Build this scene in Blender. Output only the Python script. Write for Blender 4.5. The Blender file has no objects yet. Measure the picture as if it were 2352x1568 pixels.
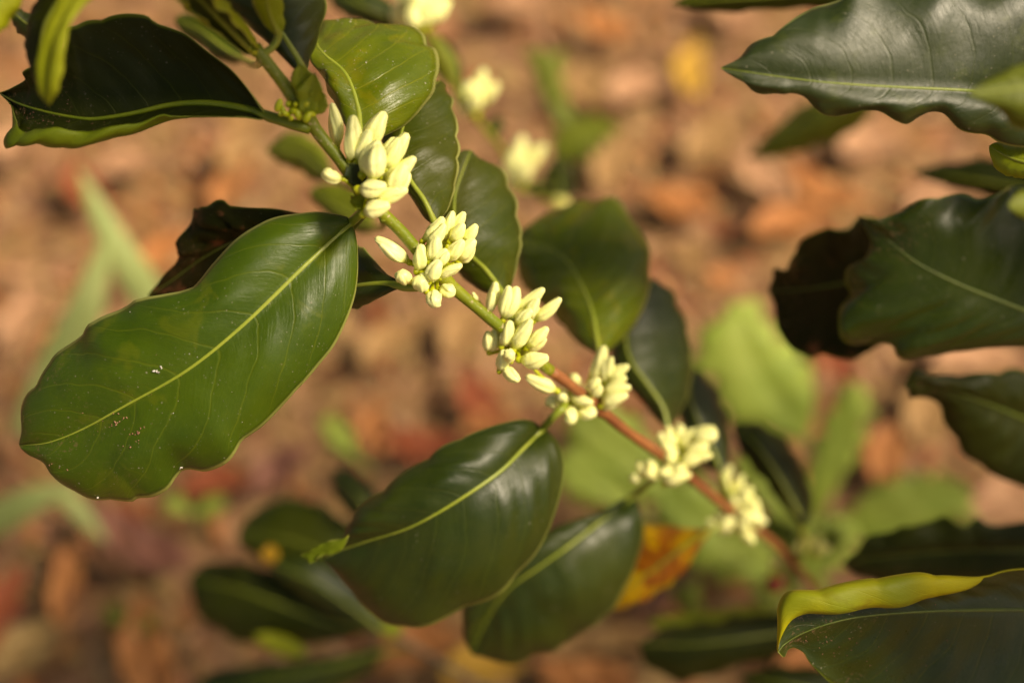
import bpy, math, random
from mathutils import Vector, Matrix, noise
random.seed(7)
R = math.radians
scn = bpy.context.scene

# ------------------------------------------------------------------ camera
CAMH = 1.0
PITCH = R(58)
CAM = Vector((0, 0, CAMH))
FWD = Vector((0, math.cos(PITCH), -math.sin(PITCH)))
UPV = Vector((0, math.sin(PITCH), math.cos(PITCH)))
RGT = Vector((1, 0, 0))
cd = bpy.data.cameras.new('camera')
cd.lens = 50; cd.sensor_width = 36; cd.sensor_fit = 'HORIZONTAL'
cd.clip_start = 0.02; cd.clip_end = 400
cd.dof.use_dof = True
cd.dof.focus_distance = 0.487
cd.dof.aperture_fstop = 3.0
cd.dof.aperture_blades = 9
cam = bpy.data.objects.new('camera', cd)
scn.collection.objects.link(cam)
cam.location = CAM
cam.rotation_euler = (math.pi / 2 - PITCH, 0, 0)
scn.camera = cam

# ------------------------------------------------------------------ sky and sun
SUN_EL, SUN_AZ = R(52), R(98)          # azimuth measured from +Y towards +X
w = bpy.data.worlds.new('World'); scn.world = w; w.use_nodes = True
nt = w.node_tree; nt.nodes.clear()
sky = nt.nodes.new('ShaderNodeTexSky'); sky.sky_type = 'NISHITA'; sky.sun_disc = False
sky.sun_elevation = SUN_EL; sky.sun_rotation = SUN_AZ
sky.air_density = 1.0; sky.dust_density = 4.0; sky.ozone_density = 0.6
bg = nt.nodes.new('ShaderNodeBackground'); bg.inputs[1].default_value = 0.05
wo = nt.nodes.new('ShaderNodeOutputWorld')
nt.links.new(sky.outputs[0], bg.inputs[0]); nt.links.new(bg.outputs[0], wo.inputs[0])
sl = bpy.data.lights.new('sun', 'SUN'); sl.energy = 2.2; sl.angle = R(12); sl.color = (1.0, 0.92, 0.78)
sun = bpy.data.objects.new('sun', sl); scn.collection.objects.link(sun)
sd = Vector((math.sin(SUN_AZ) * math.cos(SUN_EL), math.cos(SUN_AZ) * math.cos(SUN_EL), math.sin(SUN_EL)))
sun.rotation_euler = sd.to_track_quat('Z', 'Y').to_euler()
sun.location = sd * 5

vs = scn.view_settings
vs.view_transform = 'Standard'; vs.look = 'None'; vs.exposure = 1.2; vs.gamma = 1.0; vs.use_curve_mapping = False
try:
    vs.use_white_balance = True; vs.white_balance_temperature = 7700; vs.white_balance_tint = 10
except Exception as e:
    print('no wb', e)
scn.render.engine = 'CYCLES'

# ------------------------------------------------------------------ helpers
K = 36.0 / 50.0 / 2352.0                 # metres per photo unit at 1 m (photo taken as 2352 x 1568 units)
def D(d):
    """the branch drops away from the lens: spread of the depths behind the focus"""
    return d if d < .5 else (.5 + (d - .5) * 1.4 if d < .8 else .92 + (d - .8) * .27)
def P(x, y, d):
    """point in the world seen at (x, y), d metres down the view axis"""
    d = D(d)
    return CAM + FWD * d + RGT * ((x - 1176) * K * d) - UPV * ((y - 784) * K * d)
def G(x, y, z=0.0):
    r = FWD + RGT * ((x - 1176) * K) - UPV * ((y - 784) * K)
    t = (z - CAMH) / r.z
    return CAM + r * t
def col3(h): return tuple(h) + (1,)

def tag(o, label=None, cat=None, group=None, kind=None):
    if label: o['label'] = label
    if cat: o['category'] = cat
    if group: o['group'] = group
    if kind: o['kind'] = kind
    return o
def root(name, loc, label, cat, group=None):
    o = bpy.data.objects.new(name, None)
    o.empty_display_size = 0.02
    o.location = loc
    scn.collection.objects.link(o)
    return tag(o, label, cat, group)
def wloc(o):
    v = Vector(o.location)
    while o.parent: o = o.parent; v += o.location
    return v
def link(name, verts, faces, mats, parent=None, uvs=None, smooth=True, mi=None):
    off = wloc(parent) if parent else Vector((0, 0, 0))
    me = bpy.data.meshes.new(name)
    me.from_pydata([tuple(Vector(v) - off) for v in verts], [], faces)
    if uvs:
        ul = me.uv_layers.new(name='UVMap')
        for l in me.loops: ul.data[l.index].uv = uvs[l.vertex_index]
    for m in (mats if isinstance(mats, (list, tuple)) else [mats]): me.materials.append(m)
    if mi: me.polygons.foreach_set('material_index', mi)
    if smooth: me.polygons.foreach_set('use_smooth', [True] * len(me.polygons))
    me.update()
    o = bpy.data.objects.new(name, me); scn.collection.objects.link(o)
    if parent: o.parent = parent
    return o

def catmull(pts, n):
    pts = [Vector(p) for p in pts]
    seg = []
    ext = [2 * pts[0] - pts[1]] + pts + [2 * pts[-1] - pts[-2]]
    dense = []
    for i in range(1, len(ext) - 2):
        a, b, c, d = ext[i - 1:i + 3]
        for k in range(8):
            t = k / 8
            dense.append(0.5 * ((2 * b) + (c - a) * t + (2 * a - 5 * b + 4 * c - d) * t * t + (3 * b - a - 3 * c + d) * t ** 3))
    dense.append(pts[-1])
    L = [0]
    for i in range(1, len(dense)): L.append(L[-1] + (dense[i] - dense[i - 1]).length)
    out = []; j = 0
    for i in range(n):
        s = L[-1] * i / (n - 1)
        while j < len(L) - 2 and L[j + 1] < s: j += 1
        f = (s - L[j]) / max(1e-9, L[j + 1] - L[j])
        out.append(dense[j].lerp(dense[j + 1], min(1, max(0, f))))
    return out

def tube_mesh(path, radii, seg=12, V=None, F=None, flat=1.0, caps=True):
    """path: Vectors, radii list -> verts, faces, uvs"""
    V = [] if V is None else V; F = [] if F is None else F; U = []
    n = len(path); base0 = len(V)
    prev = None
    for i, p in enumerate(path):
        t = (path[min(i + 1, n - 1)] - path[max(i - 1, 0)]).normalized()
        a = prev if prev else (Vector((0.3, 0.2, 0.93)))
        a = (a - t * a.dot(t)).normalized(); prev = a
        b = t.cross(a)
        for k in range(seg):
            th = 2 * math.pi * k / seg
            V.append(p + (a * math.cos(th) + b * math.sin(th) * flat) * radii[i]); U.append((i / (n - 1), k / seg))
    for i in range(n - 1):
        for k in range(seg):
            q = base0 + i * seg
            F.append((q + k, q + (k + 1) % seg, q + seg + (k + 1) % seg, q + seg + k))
    if caps:
        F.append(tuple(base0 + k for k in reversed(range(seg))))
        F.append(tuple(base0 + (n - 1) * seg + k for k in range(seg)))
    return V, F, U

# ------------------------------------------------------------------ materials
def newmat(name):
    m = bpy.data.materials.new(name); m.use_nodes = True
    nt = m.node_tree; nt.nodes.clear()
    return m, nt
def N(nt, t, **kw):
    n = nt.nodes.new(t)
    for k, v in kw.items():
        if k.startswith('i_'): n.inputs[k[2:].replace('_', ' ')].default_value = v
        else: setattr(n, k, v)
    return n
def mathn(nt, op, a, b=None, c=None):
    n = nt.nodes.new('ShaderNodeMath'); n.operation = op
    for i, x in enumerate((a, b, c)):
        if x is None: continue
        if isinstance(x, (int, float)): n.inputs[i].default_value = x
        else: nt.links.new(x, n.inputs[i])
    return n.outputs[0]
def mixc(nt, f, a, b):
    n = nt.nodes.new('ShaderNodeMix'); n.data_type = 'RGBA'
    for i, x in ((0, f), (6, a), (7, b)):
        if isinstance(x, (int, float)): n.inputs[i].default_value = x
        elif isinstance(x, tuple): n.inputs[i].default_value = col3(x[:3])
        else: nt.links.new(x, n.inputs[i])
    return n.outputs[2]
def ramp(nt, f, a, b):
    n = nt.nodes.new('ShaderNodeMapRange'); n.inputs[1].default_value = a; n.inputs[2].default_value = b
    n.interpolation_type = 'SMOOTHSTEP'
    nt.links.new(f, n.inputs[0]); return n.outputs[0]
def noisen(nt, vec, scale, detail=3, rough=0.5, dist=0):
    n = nt.nodes.new('ShaderNodeTexNoise'); n.inputs['Scale'].default_value = scale
    n.inputs['Detail'].default_value = detail; n.inputs['Roughness'].default_value = rough; n.inputs['Distortion'].default_value = dist
    nt.links.new(vec, n.inputs['Vector']); return n.outputs['Fac']

def leaf_mat(name, c1, c2, vein, margin, rough=0.33, dust=0.3, trans=0.16, tcol=None, blotch=None, blotch_amt=0.5, nv=9, slant=2.2, spec=0.5, brown_tip=0.0, dirt=0.0, tint=None, veinamt=0.28):
    m, nt = newmat(name); L = nt.links
    uv = N(nt, 'ShaderNodeUVMap'); uv.uv_map = 'UVMap'
    sep = N(nt, 'ShaderNodeSeparateXYZ'); L.new(uv.outputs[0], sep.inputs[0])
    u = sep.outputs[0]
    av = mathn(nt, 'ABSOLUTE', mathn(nt, 'MULTIPLY_ADD', sep.outputs[1], 2.0, -1.0))
    tc = N(nt, 'ShaderNodeTexCoord'); ob = tc.outputs['Object']
    wob = noisen(nt, ob, 55, 2)
    ph = mathn(nt, 'SUBTRACT', mathn(nt, 'MULTIPLY', u, nv), mathn(nt, 'MULTIPLY', mathn(nt, 'POWER', av, 1.3), slant))
    ph = mathn(nt, 'ADD', ph, mathn(nt, 'MULTIPLY', wob, 0.5))
    dv = mathn(nt, 'PINGPONG', ph, 0.5)
    vm = ramp(nt, dv, 0.045, 0.0)
    # a finer net of veins
    vor = N(nt, 'ShaderNodeTexVoronoi'); vor.feature = 'DISTANCE_TO_EDGE'; vor.inputs['Scale'].default_value = 260
    L.new(ob, vor.inputs['Vector'])
    net = ramp(nt, vor.outputs['Distance'], 0.10, 0.0)
    big = noisen(nt, ob, 28, 4, 0.6)
    base = mixc(nt, ramp(nt, big, 0.3, 0.7), c1, c2)
    base = mixc(nt, mathn(nt, 'MULTIPLY', net, 0.03), base, vein)
    fade = mathn(nt, 'MULTIPLY', ramp(nt, av, 1.0, 0.75), ramp(nt, u, 1.0, 0.9))
    base = mixc(nt, mathn(nt, 'MULTIPLY', mathn(nt, 'MULTIPLY', vm, fade), veinamt), base, vein)
    if blotch:
        b2 = noisen(nt, ob, 60 if not name.startswith('leaf_yellow') else 38, 3, 0.65, 0.6)
        base = mixc(nt, mathn(nt, 'MULTIPLY', ramp(nt, b2, *((0.56, 0.66) if not name.startswith('leaf_yellow') else (0.475, 0.55))), blotch_amt), base, blotch)
    if tint: base = mixc(nt, mathn(nt, 'MULTIPLY', ramp(nt, noisen(nt, ob, 14, 3, 0.6), 0.45, 0.65), 0.8), base, tint)
    # pale margin
    base = mixc(nt, ramp(nt, av, 0.952, 0.98), base, margin)
    if brown_tip:
        bt = mathn(nt, 'ADD', u, mathn(nt, 'MULTIPLY', big, 0.1))
        base = mixc(nt, mathn(nt, 'MULTIPLY', ramp(nt, bt, 1.0 - brown_tip, 1.06), 0.9), base, (0.10, 0.06, 0.02))
    rgh = mathn(nt, 'ADD', mathn(nt, 'MULTIPLY', noisen(nt, ob, 70, 5, 0.7), 0.45), rough - 0.18)
    if dust:
        v2 = N(nt, 'ShaderNodeTexVoronoi'); v2.inputs['Scale'].default_value = 620; L.new(ob, v2.inputs['Vector'])
        rnd = N(nt, 'ShaderNodeSeparateColor'); L.new(v2.outputs['Color'], rnd.inputs[0])
        size = mathn(nt, 'MULTIPLY', mathn(nt, 'POWER', rnd.outputs[0], 12.0), 0.24)
        dot = mathn(nt, 'LESS_THAN', v2.outputs['Distance'], size)
        v3 = N(nt, 'ShaderNodeTexVoronoi'); v3.inputs['Scale'].default_value = 1400; L.new(ob, v3.inputs['Vector'])
        r3 = N(nt, 'ShaderNodeSeparateColor'); L.new(v3.outputs['Color'], r3.inputs[0])
        s3 = mathn(nt, 'MULTIPLY', mathn(nt, 'POWER', r3.outputs[1], 10.0), 0.35)
        dot3 = mathn(nt, 'LESS_THAN', v3.outputs['Distance'], s3)
        d = mathn(nt, 'MAXIMUM', dot, mathn(nt, 'MULTIPLY', dot3, 0.6))
        d = mathn(nt, 'MULTIPLY', d, mathn(nt, 'MULTIPLY', ramp(nt, noisen(nt, ob, 35, 2), 0.35, 0.6), dust))
        base = mixc(nt, d, base, (0.34, 0.31, 0.22))
        rgh = mathn(nt, 'ADD', rgh, mathn(nt, 'MULTIPLY', d, 0.4))
    if dirt:
        dd = mathn(nt, 'MULTIPLY', ramp(nt, noisen(nt, ob, 700, 3, 0.7), 0.56, 0.66), mathn(nt, 'MULTIPLY', ramp(nt, u, 0.55, 0.95), ramp(nt, noisen(nt, ob, 50, 3, 0.6), 0.42, 0.6)))
        base = mixc(nt, mathn(nt, 'MULTIPLY', dd, dirt), base, (0.22, 0.13, 0.07))
    bmp = N(nt, 'ShaderNodeBump'); bmp.inputs['Distance'].default_value = 0.0006; bmp.inputs['Strength'].default_value = 0.55
    h = mathn(nt, 'ADD', mathn(nt, 'MULTIPLY', vm, -0.22), mathn(nt, 'MULTIPLY', noisen(nt, ob, 130, 5, 0.65), 0.75))
    h = mathn(nt, 'ADD', h, mathn(nt, 'MULTIPLY', net, -0.012))
    # fine wrinkles combed along the side veins
    cw = N(nt, 'ShaderNodeCombineXYZ'); L.new(mathn(nt, 'MULTIPLY', ph, 7.0), cw.inputs[0]); L.new(mathn(nt, 'MULTIPLY', av, 3.0), cw.inputs[1])
    h = mathn(nt, 'ADD', h, mathn(nt, 'MULTIPLY', noisen(nt, cw.outputs[0], 1.5, 4, 0.65, 0.8), 0.45))
    L.new(h, bmp.inputs['Height'])
    pb = N(nt, 'ShaderNodeBsdfPrincipled'); L.new(base, pb.inputs['Base Color']); L.new(rgh, pb.inputs['Roughness'])
    pb.inputs['Specular IOR Level'].default_value = spec
    L.new(bmp.outputs[0], pb.inputs['Normal'])
    tr = N(nt, 'ShaderNodeBsdfTranslucent')
    tr.inputs[0].default_value = col3(tcol or (0.22, 0.30, 0.02))
    mx = N(nt, 'ShaderNodeMixShader'); mx.inputs[0].default_value = trans
    L.new(pb.outputs[0], mx.inputs[1]); L.new(tr.outputs[0], mx.inputs[2])
    out = N(nt, 'ShaderNodeOutputMaterial'); L.new(mx.outputs[0], out.inputs[0])
    return m

def simple_mat(name, c1, c2, scale=120, rough=0.5, spec=0.5, bump=0.3, bscale=400, trans=0, tcol=None, sss=0, along=None, speck=None):
    m, nt = newmat(name); L = nt.links
    tc = N(nt, 'ShaderNodeTexCoord'); ob = tc.outputs['Object']
    base = mixc(nt, ramp(nt, noisen(nt, ob, scale, 4, 0.6), 0.3, 0.7), c1, c2)
    if along:                                     # colour at the base of the piece, by u of its own UV
        uv = N(nt, 'ShaderNodeUVMap'); uv.uv_map = 'UVMap'
        sep = N(nt, 'ShaderNodeSeparateXYZ'); L.new(uv.outputs[0], sep.inputs[0])
        base = mixc(nt, ramp(nt, sep.outputs[0], along[2], along[1]), base, along[0])
    if speck:
        base = mixc(nt, mathn(nt, 'MULTIPLY', ramp(nt, noisen(nt, ob, 650, 3, 0.7), 0.60, 0.66), speck[1]), base, speck[0])
    pb = N(nt, 'ShaderNodeBsdfPrincipled'); L.new(base, pb.inputs['Base Color'])
    pb.inputs['Roughness'].default_value = rough; pb.inputs['Specular IOR Level'].default_value = spec
    if sss:
        pb.inputs['Subsurface Weight'].default_value = sss; pb.inputs['Subsurface Radius'].default_value = (1.0, 0.9, 0.4); pb.inputs['Subsurface Scale'].default_value = 0.002
    if bump:
        bm = N(nt, 'ShaderNodeBump'); bm.inputs['Distance'].default_value = 0.0005; bm.inputs['Strength'].default_value = bump
        L.new(noisen(nt, ob, bscale, 4, 0.6), bm.inputs['Height']); L.new(bm.outputs[0], pb.inputs['Normal'])
    out = N(nt, 'ShaderNodeOutputMaterial')
    if trans:
        tr = N(nt, 'ShaderNodeBsdfTranslucent'); tr.inputs[0].default_value = col3(tcol or c1)
        mx = N(nt, 'ShaderNodeMixShader'); mx.inputs[0].default_value = trans
        L.new(pb.outputs[0], mx.inputs[1]); L.new(tr.outputs[0], mx.inputs[2]); L.new(mx.outputs[0], out.inputs[0])
    else: L.new(pb.outputs[0], out.inputs[0])
    return m

M = {}
M['leaf'] = leaf_mat('leaf_green', (0.033, 0.068, 0.0015), (0.054, 0.094, 0.002), (0.17, 0.20, 0.010), (0.36, 0.39, 0.10), dust=0.6, dirt=0.5, blotch=(0.10, 0.125, 0.004), blotch_amt=0.5, rough=0.36, veinamt=0.26, spec=0.36)
M['leaf_lit'] = leaf_mat('leaf_lit_olive', (0.080, 0.115, 0.003), (0.135, 0.165, 0.005), (0.26, 0.26, 0.010), (0.30, 0.32, 0.09), dust=1.0, blotch=(0.19, 0.18, 0.006), rough=0.27, trans=0.2, veinamt=0.45, spec=0.4)  # olive leaf, its green lightened for the sun it faces
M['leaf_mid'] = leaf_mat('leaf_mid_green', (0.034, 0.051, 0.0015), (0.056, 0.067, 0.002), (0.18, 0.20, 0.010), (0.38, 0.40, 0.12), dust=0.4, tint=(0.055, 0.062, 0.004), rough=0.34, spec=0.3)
M['leaf_dark'] = leaf_mat('leaf_shaded_green', (0.013, 0.019, 0.001), (0.022, 0.028, 0.001), (0.07, 0.09, 0.005), (0.09, 0.12, 0.008), dust=0.5, dirt=0.9, trans=0.09, rough=0.42, spec=0.18)  # shade put into the colour: greens near black, gloss lowered
M['leaf_old'] = leaf_mat('leaf_brown_green', (0.012, 0.016, 0.001), (0.030, 0.022, 0.006), (0.05, 0.06, 0.006), (0.06, 0.08, 0.008), dust=0.4, dirt=1.0, trans=0.04, rough=0.5, spec=0.10, blotch=(0.20, 0.075, 0.035), blotch_amt=0.75)
M['leaf_gloss'] = leaf_mat('leaf_glossy_green', (0.015, 0.029, 0.0015), (0.030, 0.043, 0.002), (0.10, 0.13, 0.01), (0.20, 0.24, 0.05), dust=0.4, trans=0.10, rough=0.36, spec=0.40, veinamt=0.16)
M['leaf_satin'] = leaf_mat('leaf_satin_green', (0.014, 0.028, 0.002), (0.026, 0.038, 0.003), (0.12, 0.15, 0.01), (0.26, 0.30, 0.08), dust=0.5, trans=0.10, rough=0.40, spec=0.50, veinamt=0.06, blotch=(0.06, 0.08, 0.006), blotch_amt=0.4)
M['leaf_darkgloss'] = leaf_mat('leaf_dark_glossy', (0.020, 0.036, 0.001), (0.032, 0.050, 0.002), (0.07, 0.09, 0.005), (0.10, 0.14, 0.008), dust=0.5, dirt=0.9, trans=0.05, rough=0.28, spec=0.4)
M['leaf_yellow'] = leaf_mat('leaf_yellow_brown', (0.70, 0.38, 0.004), (0.50, 0.32, 0.005), (0.5, 0.4, 0.02), (0.4, 0.35, 0.02), dust=0, trans=0.3, tcol=(0.5, 0.38, 0.01), blotch=(0.30, 0.07, 0.006), blotch_amt=0.9)
M['leaf_young'] = leaf_mat('leaf_young_green', (0.26, 0.33, 0.008), (0.33, 0.38, 0.010), (0.42, 0.45, 0.03), (0.4, 0.42, 0.05), dust=0, trans=0.25, rough=0.35)
M['weed'] = leaf_mat('weed_light_green', (0.36, 0.48, 0.06), (0.48, 0.57, 0.10), (0.55, 0.58, 0.16), (0.45, 0.46, 0.10), dust=0, trans=0.3, tcol=(0.45, 0.52, 0.06), rough=0.5, tint=(0.22, 0.32, 0.03))
M['weed_olive'] = leaf_mat('weed_olive_green', (0.13, 0.16, 0.006), (0.20, 0.23, 0.012), (0.30, 0.32, 0.04), (0.30, 0.30, 0.04), dust=0, trans=0.3, rough=0.5)
M['under'] = leaf_mat('leaf_underside', (0.22, 0.25, 0.006), (0.28, 0.30, 0.008), (0.34, 0.34, 0.02), (0.30, 0.30, 0.03), dust=0, trans=0.2, rough=0.55, spec=0.3)
M['under_y'] = leaf_mat('leaf_underside_yellow', (0.50, 0.44, 0.006), (0.40, 0.37, 0.008), (0.52, 0.48, 0.02), (0.45, 0.42, 0.03), dust=0, trans=0.2, rough=0.5, spec=0.35, blotch=(0.25, 0.08, 0.01), blotch_amt=0.5, tint=(0.20, 0.25, 0.01))
M['under_o'] = leaf_mat('leaf_underside_olive', (0.10, 0.14, 0.004), (0.14, 0.18, 0.006), (0.18, 0.22, 0.02), (0.16, 0.2, 0.02), dust=0, trans=0.15, rough=0.5, spec=0.25)
M['rim'] = simple_mat('leaf_rim', (0.28, 0.30, 0.06), (0.20, 0.23, 0.03), rough=0.5)
M['midrib'] = simple_mat('midrib_green', (0.20, 0.25, 0.020), (0.27, 0.31, 0.035), rough=0.4, scale=80, speck=((0.3, 0.22, 0.12), 0.3))
M['midrib_m'] = simple_mat('midrib_mid', (0.12, 0.17, 0.008), (0.18, 0.22, 0.012), rough=0.4, scale=80)
M['midrib_d'] = simple_mat('midrib_dark', (0.08, 0.12, 0.010), (0.12, 0.16, 0.014), rough=0.45, scale=80, speck=((0.12, 0.07, 0.03), 0.5))
M['stem'] = simple_mat('young_stem_green', (0.14, 0.18, 0.005), (0.24, 0.26, 0.010), scale=50, rough=0.42, speck=((0.45, 0.36, 0.2), 0.8), bump=0.6)
M['wood'] = simple_mat('woody_stem_brown', (0.20, 0.060, 0.018), (0.33, 0.12, 0.035), scale=70, rough=0.6, bump=0.8, bscale=250, speck=((0.10, 0.03, 0.01), 0.7))
M['bark'] = simple_mat('grey_brown_bark', (0.10, 0.07, 0.04), (0.18, 0.13, 0.08), scale=60, rough=0.85, bump=1.0, bscale=200)
M['bud'] = simple_mat('flower_bud_cream', (0.86, 0.86, 0.33), (0.88, 0.88, 0.40), scale=90, rough=0.42, spec=0.35, bump=0.22, bscale=500, sss=0.12, along=((0.50, 0.52, 0.08), 0.0, 0.22), speck=((0.50, 0.36, 0.14), 0.28))
M['bud_far'] = simple_mat('flower_bud_yellow', (0.75, 0.70, 0.18), (0.80, 0.76, 0.25), scale=90, rough=0.5, spec=0.3, bump=0.1, bscale=500, along=((0.30, 0.34, 0.04), 0.0, 0.3))
M['calyx'] = simple_mat('calyx_green', (0.36, 0.42, 0.010), (0.48, 0.50, 0.02), scale=100, rough=0.4)
M['grass'] = simple_mat('grass_green', (0.34, 0.42, 0.13), (0.44, 0.49, 0.19), scale=20, rough=0.55, trans=0.3, tcol=(0.3, 0.4, 0.08))

GRID = {}
# ------------------------------------------------------------------ leaf builder
def leaf(parent, mid, left, right, mat='leaf', d=0.49, dl=0.008, dr=0.008, bulge=0.003, quilt=0.0005, wave=0.0012,
         flap=None, name='leaf', petiole=None, rib=0.0011, ribmat='midrib', under='under', label=None, nv=9, slant=2.2, nu=72, dtip=None, thick=0.0003, rib_on=True, ndv=9, scal=0.0009):
    """mid/left/right run from the base to the tip in photo units; depths are metres down the view axis."""
    def dep(i, n, p, side=0):
        if len(p) == 3: return p[2]
        f = i / max(1, n - 1)
        dd = d + ((dtip if dtip is not None else d) - d) * f
        return dd + side * math.sin(math.pi * min(1, max(0, f))) ** 0.7
    m3 = [P(p[0], p[1], dep(i, len(mid), p)) for i, p in enumerate(mid)]
    def edge(e, off):
        pts = [m3[0]]
        for i, p in enumerate(e):
            f = (i + 1) / (len(e) + 1)
            if len(p) == 3: dd = p[2]
            else:
                k = f * (len(mid) - 1); a = int(k); t = k - a
                da = dep(a, len(mid), mid[a]); db = dep(min(a + 1, len(mid) - 1), len(mid), mid[min(a + 1, len(mid) - 1)])
                dd = da + (db - da) * t + off * math.sin(math.pi * f) ** 0.7
            pts.append(P(p[0], p[1], dd))
        return pts + [m3[-1]]
    A = catmull(m3, nu); EL = catmull(edge(left, dl), nu); ER = catmull(edge(right, dr), nu)
    ndv_ = ndv
    cols = []       # list of (v, fn)
    fl = dict(flap) if flap else {}
    def flapcols(side): return [(side * (1 + 0.06 * k), k) for k in range(1, 6)] if side in fl else []
    vl = [(-1 - 0.06 * k, k) for k in range(5, 0, -1)] if -1 in fl else []
    vmid = [(j / ndv_, 0) for j in range(-ndv_, ndv_ + 1)]
    vr = [(1 + 0.06 * k, k) for k in range(1, 6)] if 1 in fl else []
    allc = vl + vmid + vr
    V = []; U = []
    seed = random.random() * 10
    for i in range(nu):
        u = i / (nu - 1)
        T = (A[min(i + 1, nu - 1)] - A[max(i - 1, 0)]).normalized()
        toc = (CAM - A[i]).normalized()
        for v, k in allc:
            E = EL[i] if v < 0 else ER[i]
            s = min(1.0, abs(v))
            side = E - A[i]
            if scal and side.length > 1e-6 and s > 0.5:
                sw = abs(math.sin(math.pi * (u * 6.5 + (0.2 if v < 0 else 0.65) + seed + 0.35 * noise.noise(Vector((u * 5, seed, 0)))))) ** 0.8 - 0.6
                side = side + side.normalized() * (scal * sw * 1.6 * min(1, max(0, (u - 0.25) / 0.2)) * min(1, (1 - u) / 0.08) * ((s - 0.5) * 2) ** 2)
            n = T.cross(side)
            if n.length < 1e-9: n = toc.copy()
            n.normalize()
            if n.dot(toc) < 0: n = -n
            p = A[i] + side * s
            env = math.sin(math.pi * min(1, max(0, u))) ** 0.5
            ph = u * nv - (s ** 1.3) * slant
            q = abs(math.sin(math.pi * ph))
            h = bulge * 4 * s * (1 - s) * env
            h += quilt * q * math.sin(math.pi * min(1, s * 1.05)) * env * 2 * (0.6 + 1.2 * noise.noise(Vector((u * 6, v * 2, seed)))) 
            h += 0.0011 * noise.noise(Vector((u * 4 + seed, v * 2.2, 3.3))) * env * min(1, s * 3)
            h += wave * s ** 3 * math.sin(u * 33 + seed * 7 + (2 if v < 0 else 0)) * env * (0.7 + noise.noise(Vector((u * 5, seed, v)))) * min(1, max(0.15, (u - 0.2) / 0.3))
            p = p + n * h
            if k:
                u0, u1, wmax, lift = fl[-1 if v < 0 else 1]
                f = (u - u0) / (u1 - u0)
                ww = wmax * math.sin(math.pi * f) ** 0.6 if 0 < f < 1 else 0.0
                ww = max(ww, 0.001)
                kk = k / 5
                p = p - side * (ww * kk) + toc * (lift * (ww / wmax) * (0.35 + 0.65 * math.sin(math.pi * 0.5 * kk)))
            V.append(p); U.append((u, 0.5 + 0.5 * max(-0.999, min(0.999, v)) if not k else (0.5 + 0.5 * (0.95 - 0.5 * k / 5) * (1 if v > 0 else -1))))
    nc = len(allc); F = []
    for i in range(nu - 1):
        for j in range(nc - 1):
            a = i * nc + j
            F.append((a, a + 1, a + nc + 1, a + nc))
    # orient so that the top surface looks at the camera
    mi = (nu // 2) * nc + nc // 2
    nn = (V[mi + 1] - V[mi]).cross(V[mi + nc] - V[mi])
    if nn.dot(CAM - V[mi]) < 0: F = [tuple(reversed(f)) for f in F]
    o = link(name, V, F, [M[mat], M[under], M['rim']], parent, U)
    sm = o.modifiers.new('thickness', 'SOLIDIFY'); sm.thickness = thick; sm.offset = -1
    sm.material_offset = 1; sm.material_offset_rim = 2; sm.use_even_offset = False
    GRID[o.name] = (V, nu, nc)
    if label: o['label'] = label
    if rib_on:
        path = [p.copy() for p in A]
        rad = [rib * (1.08 - 0.92 * (i / (nu - 1)) ** 0.7) for i in range(nu)]
        path = [p - (CAM - p).normalized() * (rad[i] * 0.45) for i, p in enumerate(path)]
        if petiole:
            pp = [P(*q) for q in petiole] + [A[0], A[6]]
            pc = catmull(pp, 16)[:-4]
            path = pc + path[5:]; rad = [rib * 1.25] * len(pc) + rad[5:]
        step = path[::2] + [path[-1]]; rs = rad[::2] + [rad[-1] * 0.5]
        Vt, Ft, Ut = tube_mesh(step, rs, 8)
        link('midrib', Vt, Ft, M[ribmat], o, Ut)
    return o

def simple_leaf(parent, x0, y0, d0, x1, y1, d1, width, mat, side=0.006, bend=0.0, **kw):
    """a lanceolate leaf from (x0,y0) to (x1,y1) with width in photo units"""
    a = Vector((x0, y0)); b = Vector((x1, y1)); t = b - a; n = Vector((-t.y, t.x)).normalized()
    prof = [(0.08, 0.35), (0.22, 0.8), (0.4, 1.0), (0.58, 0.95), (0.75, 0.7), (0.88, 0.38), (0.95, 0.15)]
    L = t.length
    def mp(f): return a + t * f + n * (bend * L * math.sin(math.pi * f))
    mid = [(*mp(f), d0 + (d1 - d0) * f) for f in (0, 0.25, 0.5, 0.75, 1)]
    le = [(*(mp(f) - n * width * 0.5 * w_ * random.uniform(0.92, 1.08)), d0 + (d1 - d0) * f + side * w_) for f, w_ in prof]
    ri = [(*(mp(f) + n * width * 0.5 * w_ * random.uniform(0.92, 1.08)), d0 + (d1 - d0) * f + side * w_) for f, w_ in prof]
    kw.setdefault('nu', 40); kw.setdefault('ndv', 6)
    return leaf(parent, mid, le, ri, mat, **kw)

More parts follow.
